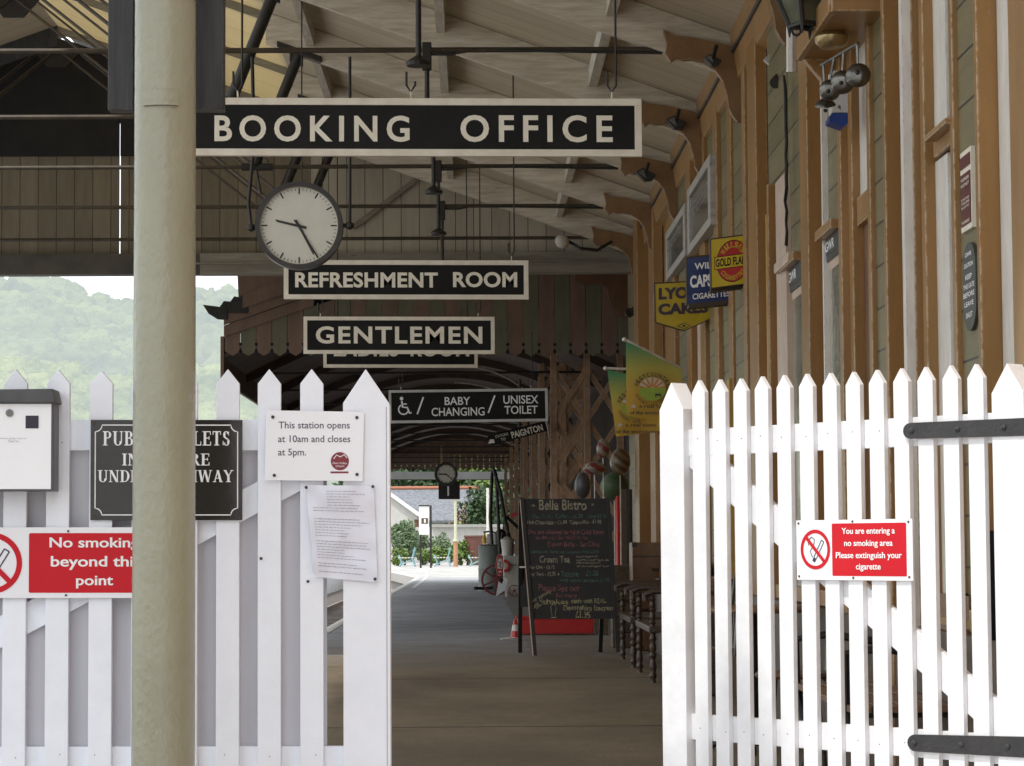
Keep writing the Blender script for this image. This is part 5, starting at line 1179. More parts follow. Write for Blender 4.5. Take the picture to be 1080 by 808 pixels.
# little lifeboat-red hook on post
t = thing('red_alarm_bell', 'small red and white object fixed on a post above the flags', 'alarm', P(678, 366, 26)); f = pxf(678, 355, 26)
MB(f).box(675.5, 679.5, 355, 365, -.04, .02).build('red_body', red_e, t, bevel=.004); MB(f).box(675.5, 680, 365.2, 367.5, -.04, .03).build('white_foot', wall_white, t)

# ================================================================== A-BOARD
Yb = 23.4; f = pxf(600, 600, Yb)
t = thing('chalkboard_sign', 'black A-frame chalkboard with coloured chalk cafe menu standing on the platform', 'chalkboard', P(602, 690, Yb))
def bx(px, py): return (px, py)
fq = [(554, 526), (643, 526), (651.5, 655), (563, 652)]
MB(f).prism([(550, 526.5), (641.5, 526), (650.5, 652.5), (560, 652.5)], -.02, .0).build('board', chalkboard, t)
m = MB(f); m.prism([(548.5, 525), (553, 525), (566, 691), (561, 691)], -.03, .012); m.build('leg', mat('black_leg_paint', (.014, .013, .012), rough=.45), t, bevel=.002)
m = MB(f); m.prism([(640, 525), (643.5, 525), (653, 687), (649, 687)], -.03, .012); m.build('leg', MATS['black_leg_paint'], t, bevel=.002)
m = MB(f); m.prism([(548.5, 527), (549.4, 527), (562.2, 691), (560.9, 691)], .0125, .014); m.build('pale_edge', wall_cream, t)
for (a, b_) in (((549, 526), (548.5, 690)), ((640, 526), (633, 687))):
    p0, p1 = P(a[0], a[1], Yb + .04), P(b_[0], b_[1], Yb + .62); p1.z = 0.0
    m = MB().tube([p0, p1], .028, 4); m.build('rear_leg', MATS['black_leg_paint'], t)
m = MB().box(P(549, 580, Yb + .2).x, P(549, 580, Yb + .2).x + .8, Yb + .34, Yb + .36, .45, 1.30); m.build('rear_board', chalkboard, t)
MB(f).box(548.5, 554.5, 597.5, 599, -.2, .016).build('stay', wall_white, t)
chalk = lambda n, c: mat('chalk_' + n, c, tuple(x * .35 for x in c), 25, .9)
cw, cg, cp, cy_ = chalk('white', (.42, .38, .28)), chalk('green', (.10, .20, .16)), chalk('pink', (.30, .12, .12)), chalk('yellow', (.45, .40, .22))
sh = .066
def ct_(items, m_):
    for s_, x0, x1, yb, yt in items:
        m2 = MB(Fr((0, 0, 0), (1, 0, 0), (0, 1, 0))); text(m2, s_, x0, x1, yb, yt, .0015, bold=0.012); big = (yb - yt) > 6; q = []
        for v in m2.v:
            nn = Vector((v.x * .35, v.y * .35, 0)); ph = noise.noise(Vector((v.x * .22, yb, 1))) * (.9 if big else .7)
            q.append((v.x + noise.noise(nn) * .8, v.y + noise.noise(nn + Vector((9, 3, 0))) * .8 + ph, v.z))
        m = MB(f).add(q, m2.q)
        m3 = MB(f); m3.v = []; m3.v = [v for v in m.v]; m3.q = m.q; m3.build('chalk_lettering', m_, t)
ct_([('Belle Bistro', 569, 619, 538, 527.5), ('*', 561, 564.5, 536, 532.5), ('*', 623.5, 627, 535.5, 531.5), ('Hot Chocolate - £1.80', 556.5, 598.5, 553, 549), ('Cappuccino - £1.95', 601.5, 634.5, 552.5, 548.5), ('Cream Tea', 569, 601, 593.5, 586.5), ('For One - £3.75', 558.5, 585, 600, 596.5), ('For Two - £5.50 +', 558.5, 590, 607.5, 603.5),
     ('jam and clotted cream', 608, 630, 588, 586), ('scones baked each day', 608, 643, 591.5, 589.5), ('pot of tea included', 608, 633, 594.5, 592.5), ('all served until four', 608, 643, 598, 596)], cw)
ct_([('Tea - £1.15 -', 561.5, 583.5, 547, 543), ('Coffee - £1.30', 586.5, 615, 546.5, 542.5), ('Latte £1.75', 620, 640, 546.5, 542.5), ('sandwiches, cakes and hot snacks from £2.50', 560.5, 631.5, 583.5, 580.5), ('Teacake', 591.5, 610, 608, 602.5), ('£1.25', 618, 631, 607.5, 602), ('with butter and jam £1.95', 590.5, 643, 613.5, 610)], cg)
ct_([('You are allowed to take Cold Items', 556.5, 637.5, 563.5, 558.5), ('on the train but NOT in the', 565, 620, 569, 565), ('Devon Belle - Sat Class', 578, 632.5, 576.5, 571.5), ('Please See our', 568, 611.5, 623.5, 616.5), ('for more', 586.5, 608, 630, 625.5)], cp)
ct_([('shakes', 572, 599.5, 637, 631.5), ('made with REAL', 602, 638.5, 636, 631), ('Devonshire Icecream', 594, 649.5, 643.5, 638), ('£1.95', 606.5, 622, 651.5, 644.5)], cy_)
m = MB(f)
for s_, x, y, w_, h_, a in (('our yummy', 560.5, 636, 24, 4, -.5), ('MILK', 563, 645, 17, 5.5, -.72)):
    vs, fs = text2d(s_, .004, 0); x0 = min(v[0] for v in vs); x1 = max(v[0] for v in vs)
    m.add([(x + ((v[0] - x0) / (x1 - x0) * w_) * math.cos(a) + v[1] / .7 * h_ * math.sin(a), y + ((v[0] - x0) / (x1 - x0) * w_) * math.sin(a) - v[1] / .7 * h_ * math.cos(a), .0015) for v in vs], fs)
m.path([(580.5, 640), (581.5, 646), (582, 650)], .5, .001, .002); m.path([(586.5, 640), (585.5, 646), (585, 650)], .5, .001, .002); m.path([(580.5, 640), (582, 637.5), (585, 637.5), (586.5, 640)], .5, .001, .002); m.path([(580.5, 651), (586.5, 651)], .8, .001, .002)
m.build('chalk_lettering', cy_, t)

# ================================================================== BENCHES with turned legs
def turned(mb, x, y, z0, z1, r):
    n = 15; pr = []
    for i in range(n + 1):
        h = (z1 - z0) * i / n; q = (1.0, .75, 1.25, .8, 1.05, 1.15, .95, .7, 1.3, .75, 1.1, 1.0, .7, 1.2, .8, 1.0)[i]; pr.append((r * q, h))
    mb.lathe((x, y, z0), pr, 10)
def wbench(Y0, Y1, label):
    t = thing('wooden_bench', label, 'bench', (1.55, (Y0 + Y1) / 2, 0), 'dark turned wood benches along the wall')
    xf, xb_ = 1.34, 1.76
    for y in (Y0, Y1):
        for x in (xf, xb_):
            m = MB(); turned(m, x, y, 0, .38, .024); m.build('leg', wood_dk, t, smooth=True)
        m = MB(); turned(m, xf, y, .42, .66, .021); m.build('arm_post', wood_dk, t, smooth=True)
        MB().tube([(xf - .05, y, .62), (xf - .06, y, .66), (xf, y, .69), (xb_ - .1, y, .69), (xb_, y, .74)], .026, 8).build('arm', wood_dk, t, smooth=True)
    MB().box(xf - .03, xb_ + .02, Y0 - .04, Y1 + .04, .375, .425).build('seat', wood_dk, t, bevel=.008)
    MB().box(xb_, xb_ + .03, Y0, Y1, .80, .90).build('back_rail', wood_dk, t, bevel=.006)
    for i in range(8):
        y = Y0 + (Y1 - Y0) * i / 7; MB().box(xb_ + .002, xb_ + .025, y - .02, y + .02, .424, .80).build('back_slat', wood_dk, t)
wbench(21.0, 22.5, 'farther dark turned wood bench beside the tan trunk'); wbench(18.7, 20.2, 'nearer dark turned wood bench half hidden by the gate')
# suitcases and trunks
def case(label, x, Y, z, w, d, h, m_, name='suitcase', group='old luggage stacked by the wall'):
    t = thing(name, label, 'luggage', (x, Y, z), group)
    MB().box(x, x + w, Y, Y + d, z + .003, z + h).build('body', m_, t, bevel=.015)
    m = MB()
    for xx in (x - .003, x + w - .045):
        for zz in (z, z + h - .045): m.box(xx, xx + .05, Y - .006, Y + .05, zz + .002, zz + .047)
    m.build('corner_guard', leather_d, t, bevel=.004)
    m = MB().tube([(x + w * .4, Y - .01, z + h * .6), (x + w * .42, Y - .045, z + h * .6), (x + w * .58, Y - .045, z + h * .6), (x + w * .6, Y - .01, z + h * .6)], .012, 8); m.build('handle', leather_d, t, smooth=True)
    MB().box(x + .001, x + w - .001, Y - .004, Y + .001, z + h * .78, z + h * .8).build('lid_seam', leather_d, t)
case('large tan leather trunk standing behind the farther wooden bench', P(667, 600, 24.2).x, 24.2, .40, .5, .5, .66, leather, 'trunk')
case('dark trunk supporting the tan leather trunk', P(667, 600, 24.2).x + .01, 24.2, 0, .52, .5, .39, leather, 'trunk')
case('brown suitcase seen between the first pickets of the gate', 1.42, 17.0, 0, .42, .6, .3, leather_d); case('dark suitcase on top of the brown suitcase', 1.45, 17.02, .31, .38, .55, .26, leather_d)
case('tan suitcase topmost of the pile behind the gate', 1.47, 17.04, .58, .33, .5, .22, leather)
# rough crate and board beside the A-board
f = pxf(656, 630, 24.9); t = thing('wooden_crate', 'tall rough grey brown crate between the chalkboard and the trunk', 'crate', P(656, 690, 24.9))
gw = mat('weathered_wood', (.14, .10, .06), (.07, .05, .03), 9, .8, .003, 30, stretch=(1, 1, 6))
x0_, x1_ = P(646, 640, 24.9).x, P(669, 640, 24.9).x
for i in range(5): MB().box(x0_, x1_, 24.9, 25.3, i * .158 + .004, i * .158 + .152).build('board', gw, t, bevel=.004)
MB(Fr((0, 0, 0), (1, 0, 0), (0, 0, 1))).box(x0_ + .02, x1_ + .0, .79, .83, -25.3, -24.9).build('board', gw, t)
f = pxf(659, 550, 25.6); t = thing('leaning_board', 'dark upright board leaning on the wall beside the red post', 'board', P(659, 690, 25.6)); z_ = P(659, 516, 25.6).z
MB().box(P(655.5, 540, 25.6).x, P(667, 540, 25.6).x, 25.6, 25.66, 0.0, z_).build('panel', gw, t); MB().box(P(661, 540, 25.6).x, P(664.5, 540, 25.6).x, 25.57, 25.598, .3, z_).build('stile', iron_s, t)
t = thing('red_post', 'thin bright red post behind the right edge of the chalkboard', 'post', P(652, 690, 26.2)); q = P(651.5, 525, 26.2)
MB().lathe((q.x, q.y, 0), [(.06, 0), (.06, .03), (.024, .04), (.024, q.z), (.01, q.z + .02)], 12).build('shaft', red_e, t, smooth=True); 
# red planter
f = pxf(600, 660, 28.6); t = thing('red_planter', 'long low red trough standing on the platform behind the chalkboard', 'trough', P(590, 668, 28.6)); xa, xb_ = P(546, 660, 28.6).x, P(626, 660, 28.6).x
MB().box(xa, xb_, 28.6, 28.9, .015, .19).build('trough', red_e, t, bevel=.01); MB().box(xa - .02, xb_ + .02, 28.58, 28.92, .19, .215).build('rim', red_e, t, bevel=.005)
m = MB(); m.box(xb_ + .03, xb_ + .16, 28.5, 28.8, 0, .22); m.build('end_box', gw, t, bevel=.006)
# red/white cone and white chain
q = P(543.5, 663, 27.6); t = thing('traffic_cone', 'small red and white cone at the left foot of the chalkboard', 'cone', (q.x, 27.6, 0))
MB().box(q.x - .07, q.x + .07, 27.53, 27.67, 0, .015).build('base', wall_white, t, bevel=.004); MB().lathe((q.x, 27.6, .015), [(.055, 0), (.045, .07)], 14).lathe((q.x, 27.6, .015), [(.03, .14), (.015, .20)], 14).build('cone', red_e, t, smooth=True); MB().lathe((q.x, 27.6, .015), [(.045, .071), (.03, .139)], 14).build('reflective_band', wall_white, t, smooth=True)
t = thing('white_chain', 'loose loops of white chain lying on the floor by the cone', 'chain', (P(536, 668, 27).x, 27.0, 0)); m = MB()
for i in range(5):
    c = Vector((P(530 + i * 3.2, 665, 27.0).x, 27.0 + .03 * math.sin(i * 2), .02)); m.tube([c + Vector((math.cos(a) * .022, math.sin(a) * .03, .004 * i % .01)) for a in [i2 * PI / 4 for i2 in range(9)]], .007, 6)
m.build('link', wall_white, t, smooth=True)
# pot, ice cream models behind lattice / board
def blob(name, label, cat, px, py, Y, rx, ry, m_, m2=None, base_to=None, grp=None, neck=False):
    c = P(px, py, Y); k = S(Y); t = thing(name, label, cat, (c.x, Y, c.z - ry * k), grp); R, Hh = rx * k, ry * k
    MB().lathe(c, [(R * math.cos(a) if abs(a) < 1.5 else .002, Hh * math.sin(a)) for a in [-PI / 2 + PI * i / 14 for i in range(15)]], 24).build('body', m_, t, smooth=True); return t, c, k
def stripes(name, ca, cb_, sc_):
    m, tt, b = nt(name); N = tt.nodes; L = tt.links; tc = N.new('ShaderNodeTexCoord'); mp = N.new('ShaderNodeMapping'); mp.inputs['Rotation'].default_value = (.3, .9, .4); L.new(tc.outputs['Object'], mp.inputs[0])
    wv = N.new('ShaderNodeTexWave'); wv.inputs['Scale'].default_value = sc_; wv.inputs['Distortion'].default_value = 1.5; L.new(mp.outputs[0], wv.inputs[0]); r = N.new('ShaderNodeValToRGB'); r.color_ramp.interpolation = 'CONSTANT'; r.color_ramp.elements[1].position = .5
    r.color_ramp.elements[0].color = (*ca, 1); r.color_ramp.elements[1].color = (*cb_, 1); L.new(wv.outputs['Fac'], r.inputs[0]); L.new(r.outputs[0], b.inputs['Base Color']); b.inputs['Roughness'].default_value = .3; return m
st_r = stripes('red_white_stripes', (.16, .03, .025), (.2, .18, .14), 3.2); st_y = stripes('brown_cream_stripes', (.10, .05, .02), (.17, .14, .085), 4)
t, c, k = blob('grey_balloon', 'dark grey egg shaped balloon just above the chalkboard', 'balloon', 614.5, 512, 25.2, 8.5, 14, mat('dark_grey_rubber', (.055, .055, .06), rough=.35), grp=None)
MB().tube([c - Vector((0, 0, 14 * k)), Vector((c.x, 25.2, .9))], .006, 6).build('string', wall_white, t)
for args in (('striped_balloon', 'red and white striped balloon above the dark grey one', 'balloon', 627, 494, 26.4, 12, 7, st_r), ('striped_balloon', 'topmost red and cream striped balloon beside the flag corner', 'balloon', 636, 473, 26.6, 7, 10, st_r), ('striped_balloon', 'brown and cream striped balloon right of the lattice', 'balloon', 654, 487, 27.0, 11, 14, st_y), ('green_balloon', 'dull green balloon behind the chalkboard top corner', 'balloon', 648, 513, 27.2, 15, 15, mat('green_rubber', (.05, .09, .035), rough=.5))):
    t, c, k = blob(*args, grp='balloons tied behind the chalkboard'); MB().tube([c, Vector((c.x, c.y, .8))], .006, 6).build('string', wall_white, t)
# dark hanging downpipe right of the lattice (black)
q = P(579, 470, 38.5); t = thing('black_post', 'slim black iron post between the toilet sign and the chalkboard', 'post', (q.x, 38.5, 0)); MB().lathe((q.x, 38.5, 0), [(.08, 0), (.08, .1), (.055, .14), (.052, 3.4)], 12).build('shaft', iron, t, smooth=True); MB().lathe((q.x, 38.5, 3.4), [(.05, 0), (.07, .1)], 12).build('capital', iron, t, smooth=True)

# ================================================================== MACHINE GROUP FAR
Yd = 55.0; k = S(Yd)
def gpt(px, Y): q = P(px, 600, Y); return q.x
# grey drum
x = gpt(517, Yd); r = 12.5 * k; t = thing('grey_water_drum', 'pale grey green round drum standing on the platform edge side', 'drum', (x, Yd, 0)); hD = 1.02
MB().lathe((x, Yd, .0), [(r, 0), (r * 1.03, .02), (r, .04), (r, hD * .5 - .02), (r * 1.03, hD * .5), (r, hD * .5 + .02), (r, hD - .04), (r * 1.03, hD - .02), (r, hD), (r * .9, hD)], 28).build('body', mat('drum_grey_green', (.20, .225, .20), (.15, .17, .15), 4, .5, .002, 20), t, smooth=True)
MB().lathe((x, Yd, hD), [(r * .9, 0), (r * .7, .03), (.02, .04)], 28).build('lid', steel, t)
MB().tube([(gpt(500, Yd - .6), Yd - .6, .09), (gpt(512, Yd - .5), Yd - .5, .08), (gpt(520, Yd - .5), Yd - .5, .1)], .035, 8).build('outlet_pipe', iron, t, smooth=True)
# yellow & white things on drum
q = P(511, 576, Yd); t = thing('yellow_bottle', 'yellow bottle standing on the grey drum', 'bottle', (q.x, Yd, hD + .04)); MB().lathe((q.x, Yd, hD + .04), [(.05, 0), (.055, .1), (.04, .17), (.02, .2), (.02, .24)], 12).build('body', mat('yellow_plastic', (.7, .42, .02), rough=.4), t, smooth=True)
q = P(518.5, 575, Yd); t = thing('white_container', 'white plastic container beside the yellow bottle', 'container', (q.x, Yd, hD + .04)); MB().box(q.x - .11, q.x + .1, Yd - .08, Yd + .08, hD + .04, hD + .26).build('body', wall_white, t, bevel=.02); MB().tube([(q.x - .18, Yd, hD + .3), (q.x, Yd, hD + .32), (q.x + .1, Yd, hD + .27)], .02, 6).build('handle', iron, t)
# hand cart with red wheels
Yw = 50.5; k = S(Yw)
def wheel(t, cx, cy, R, Y, ns=6):
    c = P(cx, cy, Y); w = MB(Fr(c, (1, 0, 0), (0, 0, 1))); Rr = R * S(Y); w.ring(0, 0, Rr * .86, Rr, -.03, .03, 28); o = w.build('wheel', mat('red_wheel_paint', (.19, .025, .03), (.12, .015, .02), 8, .4), t, smooth=True)
    s_ = MB(Fr(c, (1, 0, 0), (0, 0, 1)))
    for i in range(ns): a = 2 * PI * i / ns + .4; s_.bar(0, 0, Rr * .88 * math.cos(a), Rr * .88 * math.sin(a), Rr * .11, -.015, .015)
    s_.build('spoke', MATS['red_wheel_paint'], o); MB(Fr(c, (1, 0, 0), (0, 0, 1))).disc(0, 0, Rr * .17, -.04, .04, 14).build('hub', MATS['red_wheel_paint'], o)
t = thing('station_hand_cart', 'old station hand cart with large red spoked wheels carrying a pale churn', 'cart', (P(530, 620, Yw).x, Yw, 0))
wheel(t, 524, 611.5, 16.5, Yw); wheel(t, 542.5, 623, 6.2, Yw - 1.5, 5)
MB().box(P(519, 600, Yw).x, P(556, 600, Yw).x, Yw + .05, Yw + .6, .38, .44).build('deck', brown_d, t, bevel=.005)
MB().tube([P(519, 575, Yw), P(517, 545, Yw), P(519, 500, Yw), P(520.5, 492, Yw), P(523, 500, Yw), P(525.5, 545, Yw), P(527, 583, Yw)], .035, 8).build('hoop_handle', iron, t, smooth=True)
MB().tube([P(520.5, 494, Yw - .1), P(528, 520, Yw - .1), P(533, 550, Yw - .1), P(538, 570, Yw - .1)], .035, 8).build('hose', iron, t, smooth=True)
MB().tube([P(538, 566, Yw - .2), P(530, 562, Yw - .2), P(528, 572, Yw - .2)], .02, 8).tube([P(534, 545, Yw), P(546, 556, Yw), P(556, 562, Yw)], .035, 8).build('hose', iron, t, smooth=True)
cream_e = mat('cream_enamel', (.52, .49, .42), (.45, .42, .35), 5, .35)
x = P(538, 600, Yw - .6).x; t = thing('milk_churn_cabinet', 'cream cabinet with churn shaped top and red trim beside the red wheel', 'cabinet', (x, Yw - .6, 0)); k = S(Yw - .6)
xa, xb_ = P(531, 600, Yw - .6).x, P(549, 600, Yw - .6).x; z1_ = P(538, 586, Yw - .6).z
MB().box(xa, xb_, Yw - .6, Yw - .2, 0.1, z1_).build('body', cream_e, t, bevel=.02)
c = P(535.5, 586, Yw - .6); MB().lathe((c.x, Yw - .4, z1_), [(.12, 0), (.11, .08), (.13, .22), (.14, .32), (.11, .34), (.05, .38)], 18).build('churn_neck', cream_e, t, smooth=True)
fq_ = pxf(540, 605, Yw - .61); m = MB(fq_); m.ring(532, 597, 3.6, 6.5, 0, .03, 24, a_0=-1.7, a_1=1.6); m.build('red_trim', red_e, t); m = MB(fq_); text(m, 'MILK', 538, 545.5, 597, 595, .03); m.build('lettering', blk, t)
fs_ = pxf(527, 596, Yw - 1.0); t = thing('oval_sign', 'small oval red and white sign hanging in front of the red wheel', 'sign', P(527, 608, Yw - 1)); MB(fs_).disc(527, 596, 4.2, -.02, .02, 28, ry=2.8).build('plate', wall_white, t); MB(fs_).ring(527, 596, 3.0, 4.0, .021, .028, 28, ry=2.8).box(524.5, 529.5, 600, 602, .021, .027).box(525, 529, 588, 589.4, .021, .027).build('red_ring', red_e, t)
m = MB(fs_); m.path([(525.5, 593), (528.5, 593), (527, 597), (529, 599)], .9, .021, .029); m.build('symbol', blk, t)
t = thing('white_arrow_sign', 'white triangular arrow panel below the oval sign', 'sign', P(530, 628, Yw - 1.1)); fs_ = pxf(529, 618, Yw - 1.1); MB(fs_).prism([(523, 629), (526, 613), (529, 616), (533, 609), (535.5, 612), (533, 622), (529, 625)], -.02, .02).build('plate', mat('bright_white_panel', (.8, .8, .8), rough=.5), t); MB(fs_).box(532.5, 534.8, 620, 631, -.02, .01).build('support', wall_white, t)
t = thing('red_bracket_sign', 'small red bar sign above the cart on the lattice', 'sign', P(544, 543, 46)); fs_ = pxf(543, 541, 46); MB(fs_).prism([(538, 543), (546, 539.5), (549, 541), (546, 544), (539, 546)], -.03, .03).build('plate', red_e, t)
q = P(528, 566, 60); t = thing('bollard', 'slim black post top bollard behind the grey drum', 'bollard', (q.x, 60, 0)); MB().lathe((q.x, 60, 0), [(.1, 0), (.09, .9), (.13, .95), (.13, 1.35), (.05, 1.42)], 14).build('shaft', iron, t, smooth=True)

# ================================================================== FAR YARD
def slat_bench(px, Y, label):
    b = P(px, 598, Y); k = S(Y); w = 16 * k; t = thing('garden_bench', label, 'bench', (b.x, Y, 0), 'benches at the far end of the platform')
    x0, x1 = b.x - w / 2, b.x + w / 2
    # bench seen end-on: seat runs along Y, back to the right
    for y in (Y, Y + 1.4):
        m = MB().tube([(x1 + .02, y, .92), (x1 - .10, y, .42), (x1 + .02, y, 0)], .035, 6).tube([(x0, y, 0), (x0 + .12, y, .22), (x0 + .02, y, .42), (x0 - .05, y, .55)], .035, 6).tube([(x0 + .1, y, .1), (x1 - .1, y, .35)], .025, 6); m.build('iron_end', blue_wht, t, smooth=True)
    for i in range(5): xx = x0 + .0 + (x1 - .12 - x0) * i / 4; MB().box(xx - .05, xx + .05, Y - .05, Y + 1.45, .41, .45).build('seat_slat', wall_white, t)
    for i in range(4): z = .52 + i * .11; xx = x1 - .10 + (z - .42) * .24; MB().box(xx - .02, xx + .02, Y - .05, Y + 1.45, z, z + .07).build('back_slat', blue_wht, t)
slat_bench(429, 118, 'pale blue and white garden bench nearest the left edge of the far platform'); slat_bench(466.5, 118, 'pale blue and white garden bench between the sign posts and the lamp post')
slat_bench(503, 116, 'white slatted garden bench right of the far lamp post')
# station running-in totem sign
Yt = 112; f = pxf(448, 560, Yt); t = thing('post_sign', 'white panel sign on two black posts at the far end of the platform', 'sign', P(448, 592, Yt))
for px in (443.6, 454.4): x = P(px, 570, Yt).x; MB().box(x - .045, x + .045, Yt, Yt + .1, 0, P(px, 533, Yt).z).build('post', iron, t)
MB(f).box(442, 452.4, 534, 564, -.03, .02).build('panel', mat('white_panel', (.85, .85, .82), rough=.4), t); MB(f).box(444.5, 451.5, 546.5, 552.5, .021, .03).build('olive_patch', gw, t); m = MB(f); m.box(447.3, 449, 547.5, 551.5, .031, .035); m.build('lettering', ltr_white, t); MB(f).box(441.5, 453, 532.8, 534, -.05, .05).build('cap', iron, t)
# lamp post
Yp = 116; f = pxf(480.5, 560, Yp); k = S(Yp); x = P(480.5, 570, Yp).x; t = thing('lamp_post', 'pale cream lamp post with a pink painted base', 'lamp post', (x, Yp, 0)); zb_ = P(480.5, 571, Yp).z; zt_ = P(480.5, 526, Yp).z
MB().lathe((x, Yp, 0), [(.13, 0), (.11, .02), (.10, zb_)], 14).build('base', mat('pink_base_paint', (.5, .25, .14), rough=.5), t, smooth=True); MB().lathe((x, Yp, zb_), [(.14, 0), (.12, .06), (.075, .12), (.07, zt_ - zb_)], 14).build('shaft', mat('cream_lamp_paint', (.52, .52, .36), rough=.5), t, smooth=True); MB().lathe((x, Yp, zt_), [(.1, 0), (.16, .05), (.13, .45), (.05, .55), (.01, .7)], 12).build('lantern', glass_dk, t); MB().box(x - .25, x + .25, Yp - .02, Yp + .02, zt_ - .12, zt_ - .08).build('ladder_bar', wall_cream, t)
# hanging fingers: distant signal
q = P(514.5, 550, 90); t = thing('signal_post', 'thin pale signal post with two small white discs beyond the black hoses', 'signal', (q.x, 90, 0)); MB().lathe((q.x, 90, 0), [(.06, 0), (.05, 3.1)], 10).build('shaft', wall_white, t)
m = MB(pxf(515, 520, 89.9)); m.disc(514.5, 518, 1.4, 0, .03, 12); m.disc(514.5, 524, 1.6, 0, .03, 12); m.build('disc', wall_white, t)
# brown bin, planters
t = thing('barrel_planter', 'reddish brown slatted barrel planter in the far yard', 'planter', (P(500, 570, 124).x, 124, 0)); x = P(500, 570, 124).x
MB().lathe((x, 124, .5), [(.36, 0), (.48, .9), (.52, .92), (.52, 1.0)], 16).build('tub', mat('red_brown_wood', (.17, .06, .045), (.10, .04, .03), 9, .6, stretch=(8, 8, 1)), t, smooth=True); MB().lathe((x, 124, 0), [(.4, 0), (.34, .5)], 16).build('stand', gw, t)
# low building with slate roof
Yh = 165.0; f = pxf(460, 540, Yh); k = S(Yh)
t = thing('cottage', 'low white cottage with grey slate roof and terracotta ridge beyond the platform end', 'house', P(460, 598, Yh))
slate = mat('light_slate', (.24, .25, .27), (.13, .14, .16), 5, .9, .01, 60, detail=10)
zr = P(460, 515.5, Yh + 3).z; ze = P(460, 549, Yh).z; xa = P(396, 540, Yh).x; xb_ = P(505, 540, Yh).x
MB(Fr((0, 0, 0), (0, 1, 0), (0, 0, 1))).prism([(Yh - .4, ze), (Yh + 3, zr), (Yh + 6.4, ze), (Yh + 6.4, ze - .15), (Yh + 3, zr - .2), (Yh - .4, ze - .15)], xa, xb_).build('roof', slate, t)
MB().tube([(xa, Yh + 3, zr + .05), (xb_, Yh + 3, zr + .05)], .13, 8).build('ridge_tile', mat('terracotta', (.42, .16, .09), rough=.7), t)
MB().box(xa + .3, xb_ - .3, Yh, Yh + 6, -1, ze - .02).build('wall', mat('house_white', (.62, .6, .58), (.55, .53, .5), 3, .8), t)
MB(f).box(469, 491, 551.5, 557, .01, .05).build('dark_window_band', glass_dk, t)
# white gable wing in front
zg = P(400, 520, 150).z
t = thing('white_gabled_shed', 'white gabled shed with its roof verge sloping down toward the sign posts', 'shed', P(410, 598, 150)); f = pxf(415, 560, 150)
MB(f).prism([(360, 610), (360, 520), (398, 511), (440, 541), (440, 610)], -4, 0).build('wall', MATS['house_white'], t); MB(f).prism([(396, 512), (396, 508), (442, 541), (442, 545.5)], -4.1, .25).build('verge_board', ltr_white, t); MB(f).box(437, 442, 548, 562, .0, .05).build('door', brown_d, t)
# low white wall
t = MB(pxf(480, 570, 140)).box(395, 530, 556, 592, -.2, 0); o = t.build('garden_wall', mat('pale_render', (.5, .49, .46), (.42, .41, .38), 3, .85), loc=P(480, 592, 140)); tag(o, 'pale rendered low wall running behind the far benches', 'wall')
o = MB(pxf(480, 552, 139.8)).box(455, 530, 553, 556, -.4, .1).build('wall_coping', mat('coping_grey', (.36, .36, .33), rough=.8), loc=P(480, 556, 139.8)); tag(o, 'grey coping strip along the top of the pale low wall', 'coping')
# road bridge / platform roof band
o = MB(pxf(460, 500, 210)).box(300, 560, 497.5, 505.5, -3, 0).build('footbridge', mat('bridge_grey', (.13, .125, .13), (.10, .095, .10), .6, .8), loc=P(460, 505, 210)); tag(o, 'long grey bridge deck crossing behind the cottage roof', 'bridge')
# planting
def shrub(px, Y, py_top, rpx, label, m_, n=1500, ls=.09, gr='shrubs in the far garden'):
    b = P(px, 590, Y); ztop = P(px, py_top, Y).z; r = rpx * S(Y); t = thing('shrub', label, 'shrub', (b.x, Y, 0), gr)
    MB().tube([(b.x, Y, 0), (b.x + .05, Y, ztop * .6)], [.06, .03], 6).tube([(b.x, Y, .2), (b.x - r * .4, Y, ztop * .6)], [.04, .02], 6).build('stem', bark, t)
    leaves(Vector((b.x, Y, ztop * .52)), r, r, ztop * .5, n, ls, 16).build('foliage', m_, t)
shrub(427, 127, 545, 17, 'tall grey green shrub beside the white gabled shed', leaf_b, 2600, .10); shrub(446, 128, 561, 10, 'leafy shrub behind the white post sign', leaf_b, 900); shrub(463, 128, 556, 13, 'spiky shrub behind the second pale blue bench', leaf_b, 1300, .11)
shrub(455, 124, 575, 17, 'low bright green hedge shrub behind the benches', leaf_a, 1600); shrub(486, 124, 569, 17, 'rounded bright green shrub by the cream lamp post', leaf_a, 2200); shrub(420, 123, 577, 10, 'low bright shrub left of the first bench', leaf_a, 900)
tl = 'row of garden trees past the cottage'
tree(508, 150, -.9, 3.8 + 1.2, 1.9, 'russet leaved small tree right of the cottage roof', 'tree', leaf_r, 1800, .15, 'trees beyond the far platform')
tree(520, 146, -.9, 5.6, 2.2, 'green bushy tree behind the black hoses', 'tree', leaf_d, 2600, .16, 'trees beyond the far platform')
tree(497, 146, -.9, 3.3, 1.2, 'low green tree just right of the cottage wall', 'tree', leaf_a, 900, .13, 'trees beyond the far platform')
rg = random.Random(11)
